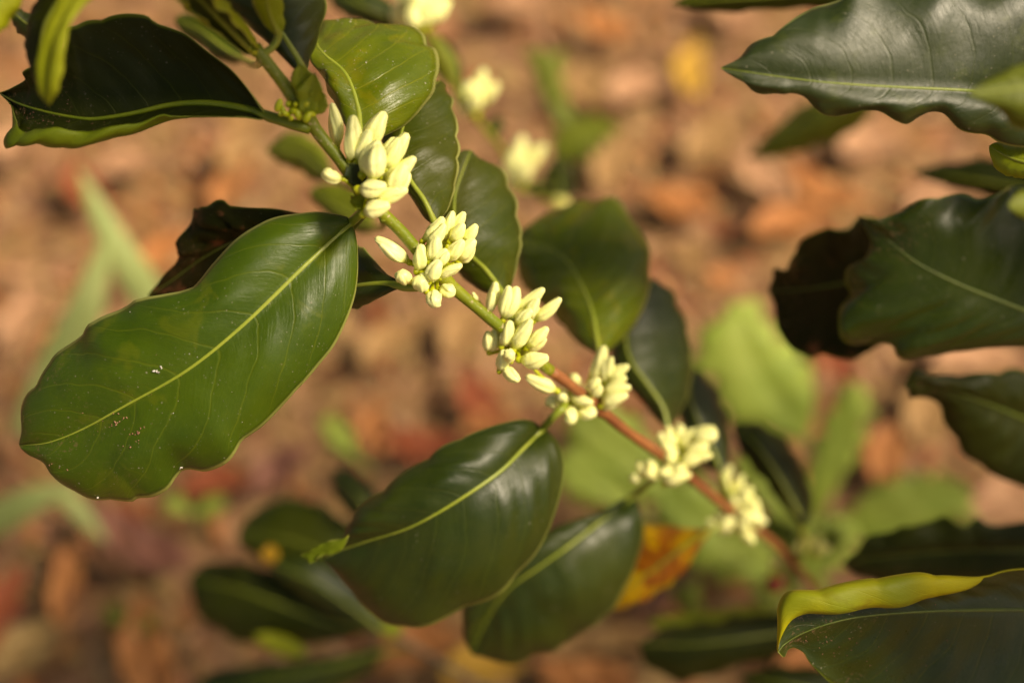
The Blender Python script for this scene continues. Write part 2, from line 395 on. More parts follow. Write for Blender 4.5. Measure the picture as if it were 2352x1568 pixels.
# ------------------------------------------------------------------ bud builder
def bud(parent, tip, base, wd, d, bend=0.12, dz=-0.003, mat='bud', name='bud', calV=None, lobes=5, blunt=0.45):
    """tip/base/wd in 4096-px photo units, d metres down the axis"""
    q = 1 / 1.7415
    b = P(base[0] * q, base[1] * q, d); t = P(tip[0] * q, tip[1] * q, d + dz)
    rr = wd * 0.555 * q * K * D(d)
    ax = t - b; L = ax.length
    view = (b - CAM).normalized()
    side = ax.cross(view).normalized()
    NS, NA = 26, 40
    ph0 = random.random() * 6.28; tw = random.uniform(0.5, 1.1) * random.choice((-1, 1))
    path = []; rad = []
    for i in range(NS):
        f = i / (NS - 1)
        c = b + ax * f + side * (bend * 0.9 * L * math.sin(math.pi * f) - (0.09 if bend <= 0 else -0.09) * L * f ** 4) - view * (0.04 * L * math.sin(math.pi * f))
        body = math.sin(math.pi * min(1.0, (f * 0.93 + 0.07)) ** 0.78) ** 0.62 if f < 1 else 0
        # tube foot, swollen middle, rounded point
        foot = 0.50 + 0.50 * math.sin(min(1, f / 0.30) * math.pi / 2)
        tipf = 1.0 - max(0, (f - blunt) / (1 - blunt)) ** 1.7 * 0.62
        r = rr * foot * tipf * (0.92 + 0.08 * math.sin(math.pi * f))
        if f > 0.94: r *= math.sqrt(max(0.0, 1 - ((f - 0.94) / 0.06) ** 2)) * 0.92 + 0.08
        path.append(c); rad.append(r)
    V = []; F = []; U = []
    prev = side.copy()
    for i, p in enumerate(path):
        f = i / (NS - 1)
        tt = (path[min(i + 1, NS - 1)] - path[max(i - 1, 0)]).normalized()
        a = (prev - tt * prev.dot(tt)).normalized(); prev = a; bb = tt.cross(a)
        for k in range(NA):
            th = 2 * math.pi * k / NA
            saw = ((th + ph0 + tw * f * 1.3) * lobes / (2 * math.pi)) % 1.0
            lob = saw ** 0.8 if saw < 0.9 else (1 - saw) / 0.1
            rv = rad[i] * (0.76 + (0.22 * lob + 0.09 * abs(math.cos((th + ph0 * 2 + tw * f * 0.7) * 1.5)) ** 0.6) * min(1, f * 3 + 0.2) + 0.03 * noise.noise(p * 300 + Vector((k, 0, 0)) * 0.0))
            rv *= 1 + 0.10 * noise.noise((p + a * math.cos(th) * rr + bb * math.sin(th) * rr) * 180)
            V.append(p + (a * math.cos(th) + bb * math.sin(th)) * rv); U.append((f, k / NA))
    for i in range(NS - 1):
        for k in range(NA):
            s = i * NA
            F.append((s + k, s + (k + 1) % NA, s + NA + (k + 1) % NA, s + NA + k))
    F.append(tuple(reversed(range(NA)))); F.append(tuple((NS - 1) * NA + k for k in range(NA)))
    return link(name, V, F, M[mat], parent, U)

def ellipsoid(V, F, c, r, ax=None, l=1.0, seg=10, ring=7, U=None):
    ax = (ax or Vector((0, 0, 1))).normalized(); a = ax.orthogonal().normalized(); b = ax.cross(a)
    s = len(V)
    for i in range(ring + 1):
        t = math.pi * i / ring
        for k in range(seg):
            th = 2 * math.pi * k / seg
            V.append(c + ax * (-math.cos(t) * r * l) + (a * math.cos(th) + b * math.sin(th)) * (math.sin(t) * r + 1e-6))
            if U is not None: U.append((i / ring, k / seg))
    for i in range(ring):
        for k in range(seg):
            q = s + i * seg
            F.append((q + k, q + (k + 1) % seg, q + seg + (k + 1) % seg, q + seg + k))

def cluster(parent, node, d, buds, label=None, mat='bud', dcalyx=0.0):
    """node: 4096-px position where the flowers sit on the stem"""
    q = 1 / 1.7415
    V = []; F = []
    nodep = P(node[0] * q, node[1] * q, d + 0.001)
    ellipsoid(V, F, nodep, 0.0030, Vector((1, -0.6, 0)), 1.0)
    for bd in buds:
        base = P(bd[1][0] * q, bd[1][1] * q, d + bd[3]); tip = P(bd[0][0] * q, bd[0][1] * q, d + bd[3])
        ax = (tip - base).normalized()
        r = bd[2] * 0.5 * q * K * D(d)
        stalk = catmull([nodep, nodep.lerp(base, 0.55) + Vector((0, 0, -0.001)), base - ax * r * 0.5], 8)
        tube_mesh(stalk, [0.0007] * 8, 6, V, F)
        ellipsoid(V, F, base - ax * r * 0.25, r * 0.50, ax, 1.1)
    o = link('flower_cluster', V, F, M['calyx'], parent)
    if label: o['label'] = label
    re_ = random.Random(int(node[0]))
    if len(buds) > 6 and d < .7 and mat == 'bud':
        cand = [b_ for b_ in buds if b_[2] > 40]
        for b_ in re_.sample(cand, min(len(cand), 11 if d > .55 else 8)):
            ox, oy = re_.uniform(-26, 26), re_.uniform(-22, 22); k_ = re_.uniform(.7, .92)
            tx, ty = b_[1][0] + (b_[0][0] - b_[1][0]) * k_, b_[1][1] + (b_[0][1] - b_[1][1]) * k_
            buds = buds + [((tx + ox, ty + oy), (b_[1][0] + ox * .5, b_[1][1] + oy * .5), b_[2] * .82, b_[3] + (.0035 if re_.random() < .6 else -.001), {'bend': re_.uniform(-.1, .08)})]
    for bd in buds:
        kw = bd[4] if len(bd) > 4 else {}
        bud(o, bd[0], bd[1], bd[2] * (1.05 if d > .55 else 1.0), d + bd[3], mat=mat, **kw)
    return o

# ================================================================== GROUND
def gh(x, y):
    v = Vector((x, y, 0))
    return 0.010 * noise.noise(v * 6) + 0.006 * noise.noise(v * 25) + 0.04 * noise.noise(v * 0.7) - 0.02
def axis(a, b, fine0, fine1, st):
    c = []; x = fine0
    while x <= fine1: c.append(x); x += st
    s = st; x = fine0
    lo = []
    while x > a: s *= 1.35; x -= s; lo.append(max(x, a))
    s = st; x = c[-1]; hi = []
    while x < b: s *= 1.35; x += s; hi.append(min(x, b))
    return lo[::-1] + c + hi
xs = axis(-150, 150, -1.1, 1.1, 0.014); ys = axis(-150, 150, -0.1, 1.8, 0.014)
V = [Vector((x, y, gh(x, y))) for y in ys for x in xs]
nx = len(xs)
F = [(j * nx + i, j * nx + i + 1, (j + 1) * nx + i + 1, (j + 1) * nx + i) for j in range(len(ys) - 1) for i in range(nx - 1)]
m, nt = newmat('soil_ground'); L = nt.links
tc = N(nt, 'ShaderNodeTexCoord'); ob = tc.outputs['Object']
c = mixc(nt, ramp(nt, noisen(nt, ob, 5, 4, 0.6), 0.35, 0.65), (0.25, 0.130, 0.060), (0.37, 0.205, 0.095))
c = mixc(nt, ramp(nt, noisen(nt, ob, 45, 5, 0.7, 0.5), 0.48, 0.60), c, (0.50, 0.26, 0.15))
c = mixc(nt, ramp(nt, noisen(nt, ob, 30, 5, 0.65, 0.5), 0.58, 0.70), c, (0.60, 0.43, 0.22))
c = mixc(nt, ramp(nt, noisen(nt, ob, 40, 5, 0.7, 0.3), 0.44, 0.30), c, (0.20, 0.105, 0.05))
pb = N(nt, 'ShaderNodeBsdfPrincipled'); L.new(c, pb.inputs['Base Color']); pb.inputs['Roughness'].default_value = 0.9; pb.inputs['Specular IOR Level'].default_value = 0.2
bm = N(nt, 'ShaderNodeBump'); bm.inputs['Distance'].default_value = 0.006; bm.inputs['Strength'].default_value = 0.8
L.new(noisen(nt, ob, 120, 6, 0.7), bm.inputs['Height']); L.new(bm.outputs[0], pb.inputs['Normal'])
out = N(nt, 'ShaderNodeOutputMaterial'); L.new(pb.outputs[0], out.inputs[0])
tag(link('ground', V, F, m), 'brown dry soil under the coffee plants', None, None, 'structure')

LC = {'tan': ((0.46, 0.28, 0.13), (0.36, 0.21, 0.09)), 'orange': ((0.58, 0.25, 0.09), (0.44, 0.17, 0.06)), 'rust': ((0.36, 0.09, 0.035), (0.26, 0.06, 0.025)),
      'pink': ((0.58, 0.34, 0.22), (0.48, 0.26, 0.16)), 'brown': ((0.22, 0.10, 0.055), (0.15, 0.07, 0.04)), 'straw': ((0.48, 0.33, 0.15), (0.38, 0.25, 0.11)),
      'yellow': ((0.68, 0.42, 0.07), (0.58, 0.34, 0.05)), 'mauve': ((0.32, 0.14, 0.11), (0.25, 0.10, 0.08))}
gs = lambda c: (c[0] * .86, c[1] * .82, c[2] * .70)
LM = {k: simple_mat('litter_' + k, gs(a), gs(b), scale=45, rough=0.65, spec=0.35, bump=0.5, bscale=150) for k, (a, b) in LC.items()}

# leaf litter nobody could count: scraps of leaves and straws
rnd = random.Random(3)
V = []; F = []; MI = []
keys = ['tan', 'orange', 'rust', 'pink', 'brown', 'straw', 'mauve']
wts = [28, 10, 9, 16, 20, 14, 10]
def scrap(cx, cy, L_, W_, ang, z, curl, mi):
    if W_ > .012: L_ *= .6; W_ *= .6; z *= .6
    s = len(V); ca, sa = math.cos(ang), math.sin(ang); tl = rnd.uniform(-0.12, 0.12); tw = rnd.uniform(-0.15, 0.15); curl *= .5
    prof = [0.08, 0.7, 1.0, 0.75, 0.1]
    for i, pw in enumerate(prof):
        a = (i / 4 - 0.5) * L_; ww = W_ * 0.5 * pw * rnd.uniform(0.8, 1.1)
        for sg in (-1, 0, 1):
            lx, ly = a, sg * ww
            zz = z + curl * (ly / W_) ** 2 * W_ * 4 + tl * a + tw * ly + curl * 0.3 * (a / L_) ** 2 * L_
            V.append(Vector((cx + lx * ca - ly * sa, cy + lx * sa + ly * ca, gh(cx, cy) + 0.002 + max(0, zz) + 0.1 * W_)))
    for i in range(4):
        for j in range(2):
            q = s + i * 3 + j; F.append((q, q + 1, q + 4, q + 3)); MI.append(mi)
for k in range(17000):
    y = rnd.uniform(-0.1, 1.6); x = rnd.uniform(-1, 1) * (0.5 + 0.4 * max(0, y))
    mi = rnd.choices(range(7), wts)[0]
    if rnd.random() < 0.72: scrap(x, y, rnd.uniform(0.008, 0.024), rnd.uniform(0.005, 0.012), rnd.uniform(0, 6.3), rnd.uniform(0, 0.006), rnd.uniform(-.3, .6), mi)
    elif rnd.random() < 0.88: scrap(x, y, rnd.uniform(0.03, 0.085), rnd.uniform(0.001, 0.003), rnd.uniform(0, 6.3), rnd.uniform(0.002, 0.012), 0, rnd.choice((0, 4, 5, 5)))
    else: scrap(x, y, rnd.uniform(0.035, 0.075), rnd.uniform(0.015, 0.032), rnd.uniform(0, 6.3), rnd.uniform(0, 0.010), rnd.uniform(-.3, .7), mi)
lit = link('leaf_litter', V, F, [LM[k] for k in keys], None, None, True, MI)
tag(lit, 'scraps of dry leaves and straw covering the soil', 'leaf litter', None, 'stuff')

# larger fallen leaves that can be told apart
def fallen(x, y, length, width, ang, c, label, z=0.008, curl=0.4):
    length *= 0.62; width *= 0.66
    g = G(x, y, z); ca, sa = math.cos(R(ang)), math.sin(R(ang)); W_ = width; L_ = length
    V = []; F = []; n = 14; wj = 4
    tl = rnd.uniform(-0.12, 0.12)
    for i in range(n + 1):
        f = i / n; a = (f - 0.5) * L_; pw = math.sin(math.pi * min(0.985, max(0.015, f)) ** 0.85) ** 0.75
        side = 0.10 * L_ * math.sin(math.pi * f)
        for j in range(-wj, wj + 1):
            s = j / wj; ly = s * W_ * 0.5 * pw * (1 + 0.06 * math.sin(f * 25 + j)); 
            zz = curl * W_ * 0.5 * s * s * pw + tl * a + 0.08 * L_ * (2 * f - 1) ** 2 + 0.003 * math.sin(f * 17 + s * 3)
            lx = a; l2 = ly + side
            V.append(Vector((g.x + lx * ca - l2 * sa, g.y + lx * sa + l2 * ca, max(0.001, gh(g.x, g.y)) + z + zz)))
    nc = 2 * wj + 1
    for i in range(n):
        for j in range(nc - 1):
            q = i * nc + j; F.append((q, q + 1, q + nc + 1, q + nc))
    rt = root('fallen_leaf', g, label, 'dead leaf', 'fallen leaves on the soil')
    o = link('blade', V, F, LM[c], rt)
    s_ = o.modifiers.new('thickness', 'SOLIDIFY'); s_.thickness = 0.0004
    path = [V[i * nc + wj] + Vector((0, 0, 0.0004)) for i in range(0, n + 1, 2)]
    path = [path[0] + (path[0] - path[1]) * 1.0] + path
    Vt, Ft, Ut = tube_mesh(path, [0.0012] * (len(path) - 1) + [0.0005], 6)
    link('midrib', Vt, Ft, LM['brown' if c != 'brown' else 'tan'], rt)
FALL = [
 (1600, 165, .13, .045, 84, 'yellow', 'bright yellow dead leaf left of the tip of the big top right leaf'),
 (1470, 215, .11, .055, 30, 'pink', 'pale pink dead leaf between the upper weed and the yellow dead leaf'),
 (1690, 25, .10, .05, 100, 'pink', 'pink dead leaf at the top edge above the yellow dead leaf'),
 (1210, 18, .10, .055, 10, 'pink', 'pinkish dead leaf at the top edge right of the blurred flower head'),
 (1390, 60, .10, .05, 150, 'orange', 'orange dead leaf near the top edge above the olive weed'),
 (1560, 460, .11, .05, 160, 'orange', 'orange dead leaf right of the big olive leaf on the flowering branch'),
 (1820, 525, .13, .05, 12, 'orange', 'large bright orange dead leaf left of the dark leaf on the right'),
 (1760, 400, .12, .05, 120, 'pink', 'pale dead leaf below the blurred olive leaf'),
 (1890, 430, .13, .045, 140, 'orange', 'rust orange dead leaf below the blurred olive leaf, nearer the right'),
 (1995, 345, .10, .06, 20, 'pink', 'pale pink dead leaf under the wavy edge of the big top right leaf'),
 (2180, 470, .14, .04, 15, 'pink', 'narrow pink dead leaf above the dark leaf at the right edge'),
 (1420, 380, .12, .05, 70, 'tan', 'tan dead leaf right of the blurred cream buds'),
 (1640, 330, .12, .05, 40, 'tan', 'tan dead leaf left of the blurred olive leaf tip'),
 (1350, 200, .12, .05, 120, 'tan', 'tan dead leaf beside the stem of the upper weed'),
 (2050, 1050, .12, .05, 70, 'orange', 'orange dead leaf between the narrow weed leaf and the right edge leaf'),
 (2150, 950, .13, .06, 60, 'tan', 'tan dead leaf below the notched dark leaf tip at right'),
 (2320, 1170, .12, .05, 10, 'pink', 'pink dead leaf at the right edge above the serrated dark leaf'),
 (1930, 820, .10, .04, 100, 'rust', 'rust red dead leaf just below the round dark leaf at right'),
 (2250, 840, .14, .05, 5, 'pink', 'pale dead leaf in the gap between two dark leaves at the right edge'),
 (870, 985, .08, .038, 100, 'orange', 'orange dead leaf above the lower glossy leaf, nearer the big leaf'),
 (965, 1015, .10, .045, 170, 'rust', 'rust dead leaf just above the upper edge of the lower glossy leaf'),
 (1110, 915, .10, .045, 120, 'rust', 'dark rust dead leaf left of the middle bud clusters'),
 (1130, 985, .09, .03, 10, 'orange', 'orange dead leaf touching the base of the lower glossy leaf'),
 (1080, 760, .11, .05, 60, 'tan', 'tan dead leaf below the second bud cluster'),
 (900, 800, .10, .05, 40, 'tan', 'tan dead leaf right of the big leaf edge'),
 (205, 425, .11, .045, 125, 'rust', 'red orange dead leaf beside the grass blade tip'),
 (60, 330, .10, .05, 60, 'pink', 'pinkish dead leaf below the tip of the upper left dark leaf'),
 (655, 1085, .10, .04, 45, 'mauve', 'mauve dead leaf to the right of the big leaf, near the blurred leaves'),
 (385, 590, .10, .045, 50, 'orange', 'orange dead leaf between the grass blade and the dark crinkled leaf'),
 (60, 740, .11, .04, 70, 'pink', 'pink dead leaf left of the big leaf, under the grass'),
 (330, 1230, .15, .05, 150, 'mauve', 'mauve brown dead leaf below the tip of the big leaf'),
 (180, 1330, .14, .035, 85, 'orange', 'long upright orange dead leaf in the lower left'),
 (360, 1500, .14, .06, 110, 'orange', 'bright orange dead leaf at the bottom edge'),
 (25, 1395, .11, .045, 80, 'rust', 'red dead leaf at the left edge near the bottom'),
 (250, 1240, .11, .04, 130, 'brown', 'dark brown dead leaf below the big leaf'),
 (80, 1500, .10, .05, 30, 'straw', 'straw coloured dead leaf in the bottom left corner'),
 (965, 1500, .11, .05, 20, 'orange', 'orange dead leaf at the bottom under the two glossy leaves'),
 (1110, 1545, .10, .045, 10, 'yellow', 'yellow dead leaf at the bottom edge below the glossy leaf'),
 (1400, 1500, .17, .03, 4, 'tan', 'long tan dead leaf lying level near the bottom edge'),
 (1340, 1545, .12, .045, 170, 'orange', 'orange brown dead leaf at the bottom edge right of the yellow one'),
 (1900, 1400, .12, .05, 20, 'pink', 'pinkish dead leaf behind the yellow folded leaf'),
 (1560, 1350, .13, .05, 30, 'mauve', 'mauve dead leaf under the yellow and brown leaf'),
 (1890, 1540, .13, .05, 15, 'orange', 'orange dead leaf behind the hooked leaf tip at the bottom'),
 (500, 1120, .09, .04, 15, 'rust', 'rust dead leaf between the big leaf and the blurred leaves'),
 (20, 1130, .12, .05, 110, 'brown', 'brown dead leaf at the left edge beside the big leaf tip'),
 (300, 330 + 60, .10, .045, 10, 'pink', 'pale pink dead leaf under the upper left dark leaf'),
 (560, 350, .11, .045, 80, 'tan', 'tan dead leaf left of the first bud cluster'),
 (540, 430, .10, .04, 60, 'orange', 'orange dead leaf above the dark crinkled leaf'),
]
for f in FALL: fallen(*f)

# ================================================================== MAIN FLOWERING BRANCH
br = root('flowering_branch', P(1920, 1420, 0.72), 'sharp green coffee branch carrying cream bud clusters and large glossy leaves', 'branch')
SP = [(585, 108, .452), (640, 178, .458), (690, 242, .463), (728, 302, .467), (772, 357, .470), (822, 425, .474), (868, 480, .478), (920, 530, .483), (985, 605, .489), (1050, 668, .495), (1145, 748, .503), (1200, 795, .509), (1250, 840, .516), (1310, 884, .524), (1372, 935, .536), (1440, 990, .548), (1500, 1032, .560), (1560, 1076, .574), (1640, 1142, .594), (1700, 1190, .612), (1770, 1240, .634), (1830, 1300, .660), (1870, 1350, .680), (1920, 1420, .72)]
full = catmull([P(*p) for p in SP], 160)
def node_r(i):
    p = full[i]; r = 0.0021
    for q in ((690, 242, .463), (838, 445, .475), (1010, 630, .49), (1195, 790, .509), (1372, 935, .536), (1545, 1062, .57), (1690, 1180, .61)):
        dd = (p - P(*q)).length
        r += 0.0013 * math.exp(-(dd / 0.004) ** 2)
    return r * (1 + 0.10 * noise.noise(p * 140) + 0.05 * noise.noise(p * 420))
# where the stem turns woody
target = P(1268, 855, .518); cut = min(range(160), key=lambda i: (full[i] - target).length)
rads = [node_r(i) for i in range(160)]
Vt, Ft, Ut = tube_mesh(full[:cut + 1], rads[:cut + 1], 14)
link('stem', Vt, Ft, M['stem'], br, Ut)['label'] = 'green upper stem'
for q in ((838, 445, .475), (1010, 630, .49), (1195, 790, .509), (1372, 935, .536), (1545, 1062, .57), (1690, 1180, .61)):
    c_ = P(*q); t_ = (P(q[0] + 30, q[1] + 26, q[2] + .005) - c_).normalized()
    for sg in (1, -1):
        o_ = t_.cross((CAM - c_).normalized()).normalized() * sg
        V, F, _u = tube_mesh([c_ + o_ * .0012, c_ + o_ * .0026 - t_ * .0008, c_ + o_ * .0034 - t_ * .0020, c_ + o_ * .0038 - t_ * .0040], [.0016, .0014, .0009, .0002], 8)
        link('stipule', V, F, M['calyx'], br)
Vt, Ft, Ut = tube_mesh(full[cut:], [r * 0.98 for r in rads[cut:]], 14)
link('stem', Vt, Ft, M['wood'], br, Ut)['label'] = 'reddish brown lower stem'

# big leaf lower left
big = leaf(br, [(805, 512, .490), (700, 610, .482), (560, 745, .477), (430, 850, .477), (290, 930, .481), (190, 985, .487), (110, 1016, .492), (44, 1022, .498)],
     [(795, 497), (735, 487), (690, 490), (640, 497), (600, 512), (540, 550), (490, 605), (455, 645), (420, 668), (375, 680), (330, 685), (300, 690), (270, 715), (220, 740), (200, 748), (175, 775), (130, 812), (112, 842), (85, 878), (60, 908), (48, 945), (51, 985)],
     [(815, 530), (822, 580), (820, 650), (806, 710), (770, 790), (730, 840), (680, 900), (640, 940), (600, 980), (560, 1012), (535, 1045), (510, 1065), (470, 1082), (432, 1082), (405, 1098), (385, 1120), (350, 1135), (318, 1140), (300, 1152), (250, 1153), (210, 1145), (170, 1122), (130, 1100), (110, 1065), (70, 1045)],
     'leaf', dl=0.003, dr=0.011, bulge=0.0050, quilt=0.0006, petiole=[(843, 478, .475), (828, 490, .480)], rib=0.00135, nv=9, nu=110, ndv=12)
# dark leaf upper left, lower edge rolled up to show its underside
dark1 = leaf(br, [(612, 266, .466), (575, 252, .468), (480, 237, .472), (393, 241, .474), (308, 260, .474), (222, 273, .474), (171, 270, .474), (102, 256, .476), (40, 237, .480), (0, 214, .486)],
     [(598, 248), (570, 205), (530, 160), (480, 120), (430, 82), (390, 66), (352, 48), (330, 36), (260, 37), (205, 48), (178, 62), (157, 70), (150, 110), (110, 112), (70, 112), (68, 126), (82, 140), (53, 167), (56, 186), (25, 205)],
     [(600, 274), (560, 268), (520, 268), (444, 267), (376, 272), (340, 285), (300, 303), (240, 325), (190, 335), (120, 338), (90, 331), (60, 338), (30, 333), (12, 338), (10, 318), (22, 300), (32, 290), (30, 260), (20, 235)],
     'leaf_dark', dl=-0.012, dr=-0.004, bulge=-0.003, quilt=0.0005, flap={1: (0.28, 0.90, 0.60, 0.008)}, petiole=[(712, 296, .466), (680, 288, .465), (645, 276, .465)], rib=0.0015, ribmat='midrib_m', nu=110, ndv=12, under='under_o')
# top young leaf
leaf(br, [(697, 160, .460), (680, 130, .460), (649, 79, .459), (622, 34, .457), (595, -30, .455), (570, -110, .455), (560, -170, .46)],
     [(677, 160), (649, 130), (608, 92), (581, 68), (547, 41), (502, 0), (470, -60), (490, -130)],
     [(706, 160), (713, 132), (726, 104), (739, 59), (747, 20), (750, -20), (720, -90), (640, -150)],
     'leaf_gloss', dl=0.004, dr=0.010, petiole=[(705, 245, .463), (700, 200, .461)], rib=0.0013)
# olive leaf behind the first cluster
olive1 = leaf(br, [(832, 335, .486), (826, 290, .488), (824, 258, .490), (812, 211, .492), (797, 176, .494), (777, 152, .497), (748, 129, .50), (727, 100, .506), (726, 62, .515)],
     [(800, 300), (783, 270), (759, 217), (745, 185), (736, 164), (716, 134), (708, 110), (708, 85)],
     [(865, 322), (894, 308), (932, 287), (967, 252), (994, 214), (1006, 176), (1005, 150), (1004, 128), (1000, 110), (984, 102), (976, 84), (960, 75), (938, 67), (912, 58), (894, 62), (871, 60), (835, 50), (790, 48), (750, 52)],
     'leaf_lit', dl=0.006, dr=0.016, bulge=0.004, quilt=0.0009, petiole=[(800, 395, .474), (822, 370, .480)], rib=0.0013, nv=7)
leaf(br, [(1002, 520, .497), (975, 462, .498), (940, 410, .500), (918, 350, .503), (930, 280, .508), (965, 225, .513), (1010, 186, .520)],
     [(975, 500), (948, 460), (905, 400), (880, 350), (880, 300), (905, 250), (950, 210)],
     [(1015, 500), (1030, 480), (1038, 457), (1046, 425), (1054, 366), (1053, 330), (1049, 293), (1042, 255), (1035, 223), (1027, 200)],
     'leaf_mid', dl=0.006, dr=0.006, bulge=0.002, quilt=0.0005, petiole=[(1005, 600, .490), (1008, 560, .494)], rib=0.0012)
leaf(br, [(1160, 680, .512), (1132, 641, .513), (1111, 615, .514), (1085, 591, .516), (1060, 560, .518), (1045, 510, .520), (1045, 450, .523), (1062, 395, .526), (1082, 345, .530)],
     [(1115, 672), (1085, 655), (1062, 637), (1040, 600), (1025, 550), (1022, 480), (1030, 410), (1050, 352)],
     [(1175, 655), (1185, 622), (1191, 597), (1197, 538), (1188, 480), (1176, 436), (1156, 401), (1130, 374), (1097, 361)],
     'leaf_mid', dl=0.006, dr=0.012, quilt=0.0004, petiole=[(1190, 790, .507), (1175, 735, .508)], rib=0.0012)
leaf(br, [(1378, 815, .545), (1372, 788, .548), (1361, 723, .554), (1346, 679, .560), (1325, 635, .565), (1299, 597, .57), (1261, 571, .575), (1214, 556, .58), (1190, 545, .585)],
     [(1366, 811), (1331, 790), (1302, 758), (1278, 729), (1245, 695), (1210, 665), (1190, 620), (1182, 580)],
     [(1390, 812), (1419, 790), (1457, 747), (1484, 694), (1494, 635), (1490, 577), (1472, 536), (1450, 498), (1422, 465), (1395, 458), (1370, 463), (1335, 455), (1290, 478), (1240, 500), (1205, 525)],
     'leaf_lit', dl=0.004, dr=0.018, bulge=0.004, quilt=0.001, petiole=[(1372, 930, .536), (1380, 870, .538)], rib=0.0013)
leaf(br, [(1534, 985, .572), (1522, 935, .572), (1487, 883, .573), (1448, 826, .575), (1438, 770, .578), (1460, 700, .582), (1505, 640, .588)],
     [(1510, 965), (1480, 928), (1445, 893), (1418, 850), (1405, 800), (1415, 730), (1450, 670)],
     [(1550, 968), (1572, 930), (1588, 860), (1586, 790), (1566, 720), (1538, 665)],
     'leaf_gloss', dr=0.014, quilt=0.0004, petiole=[(1545, 1062, .570), (1540, 1020, .571)])
leaf(br, [(1655, 1085, .60), (1640, 1040, .60), (1610, 980, .602), (1585, 910, .604), (1592, 845, .61)],
     [(1625, 1070), (1585, 1020), (1560, 950), (1562, 890)],
     [(1672, 1060), (1678, 1010), (1668, 950), (1645, 895), (1615, 860)], 'leaf_gloss', dr=0.012, petiole=[(1690, 1180, .61), (1670, 1130, .605)], nu=50)
leaf(br, [(1848, 1205, .63), (1820, 1150, .63), (1780, 1080, .63), (1735, 1020, .632), (1686, 972, .64)],
     [(1835, 1200), (1795, 1155), (1745, 1095), (1705, 1040), (1688, 1000)],
     [(1860, 1190), (1866, 1150), (1855, 1100), (1825, 1040), (1790, 1000), (1755, 978), (1715, 970)], 'leaf_dark', dr=0.012, petiole=[(1835, 1300, .66), (1845, 1250, .64)], nu=50)
# lower glossy leaves
leaf(br, [(1245, 985, .536), (1200, 1030, .528), (1150, 1080, .522), (1080, 1130, .518), (1000, 1180, .518), (930, 1215, .521), (850, 1240, .526), (790, 1260, .530), (742, 1282, .534)],
     [(1225, 966), (1190, 963), (1130, 978), (1050, 1010), (980, 1050), (920, 1092), (870, 1130), (825, 1165), (798, 1205), (793, 1235), (765, 1258)],
     [(1265, 995), (1286, 1025), (1296, 1080), (1282, 1160), (1245, 1250), (1190, 1320), (1130, 1370), (1060, 1402), (1000, 1425), (930, 1442), (885, 1432), (850, 1400), (800, 1350), (765, 1310)],
     'leaf_gloss', dl=0.004, dr=0.014, bulge=0.004, quilt=0.0009, petiole=[(1300, 930, .527), (1272, 955, .526)], rib=0.0013, nu=90, ndv=12)
lt = leaf(br, [(800, 1228, .517), (770, 1248, .518), (730, 1262, .520), (690, 1276, .523)], [(785, 1238), (750, 1244), (715, 1260)], [(790, 1255), (770, 1270), (738, 1275), (715, 1293)], 'under_o', scal=0, bulge=0, dl=0, dr=0, quilt=0, rib_on=False, nu=20, ndv=4, label='small curled yellow leaf tip')
leaf(br, [(1452, 1140, .588), (1380, 1195, .578), (1310, 1250, .572), (1240, 1300, .571), (1170, 1350, .574), (1125, 1410, .58), (1082, 1500, .588)],
     [(1430, 1145), (1380, 1172), (1300, 1200), (1220, 1235), (1120, 1320), (1065, 1390), (1062, 1450)],
     [(1468, 1158), (1479, 1205), (1472, 1260), (1445, 1330), (1415, 1390), (1372, 1430), (1310, 1468), (1250, 1498), (1190, 1520), (1130, 1515)],
     'leaf_gloss', dl=0.004, dr=0.014, bulge=0.004, quilt=0.0011, petiole=[(1545, 1068, .572), (1490, 1108, .574)], rib=0.0012)
# dark crinkled leaf behind the big one
leaf(br, [(790, 540, .505), (640, 540, .512), (560, 545, .516), (470, 590, .522), (400, 640, .526), (340, 680, .53)],
     [(740, 505), (665, 485), (560, 475), (525, 480), (512, 468), (497, 463), (485, 466), (468, 468), (455, 482), (440, 485), (436, 520), (408, 545), (406, 558), (415, 570), (412, 590), (385, 635)],
     [(740, 600), (640, 650), (550, 690), (450, 710), (380, 700)], 'leaf_old', dl=-0.004, dr=0.01, quilt=0.0012, wave=0.003, petiole=[(846, 478, .482), (820, 510, .495)], ribmat='midrib_d')
leaf(br, [(930, 658, .492), (890, 651, .494), (850, 652, .497), (800, 660, .502), (740, 680, .51), (690, 700, .52)],
     [(905, 645), (880, 620), (850, 585), (825, 563), (780, 560), (720, 610)],
     [(905, 668), (870, 685), (840, 700), (805, 712), (760, 718), (715, 715)], 'leaf_gloss', dl=0.004, dr=0.004, petiole=[(1000, 640, .490), (965, 657, .491)], rib=0.0014, nu=50)
# yellowing leaf with brown blotches
leaf(br, [(1632, 1216, .60), (1570, 1255, .603), (1510, 1300, .607), (1440, 1350, .612), (1390, 1395, .62)],
     [(1590, 1213), (1540, 1208), (1480, 1205), (1430, 1260), (1400, 1330)],
     [(1612, 1245), (1575, 1305), (1520, 1355), (1460, 1385), (1420, 1398)], 'leaf_yellow', quilt=0.0008, petiole=[(1690, 1188, .612), (1660, 1205, .606)], label='yellowing leaf with dark red brown blotches', under='under_y', nu=50)
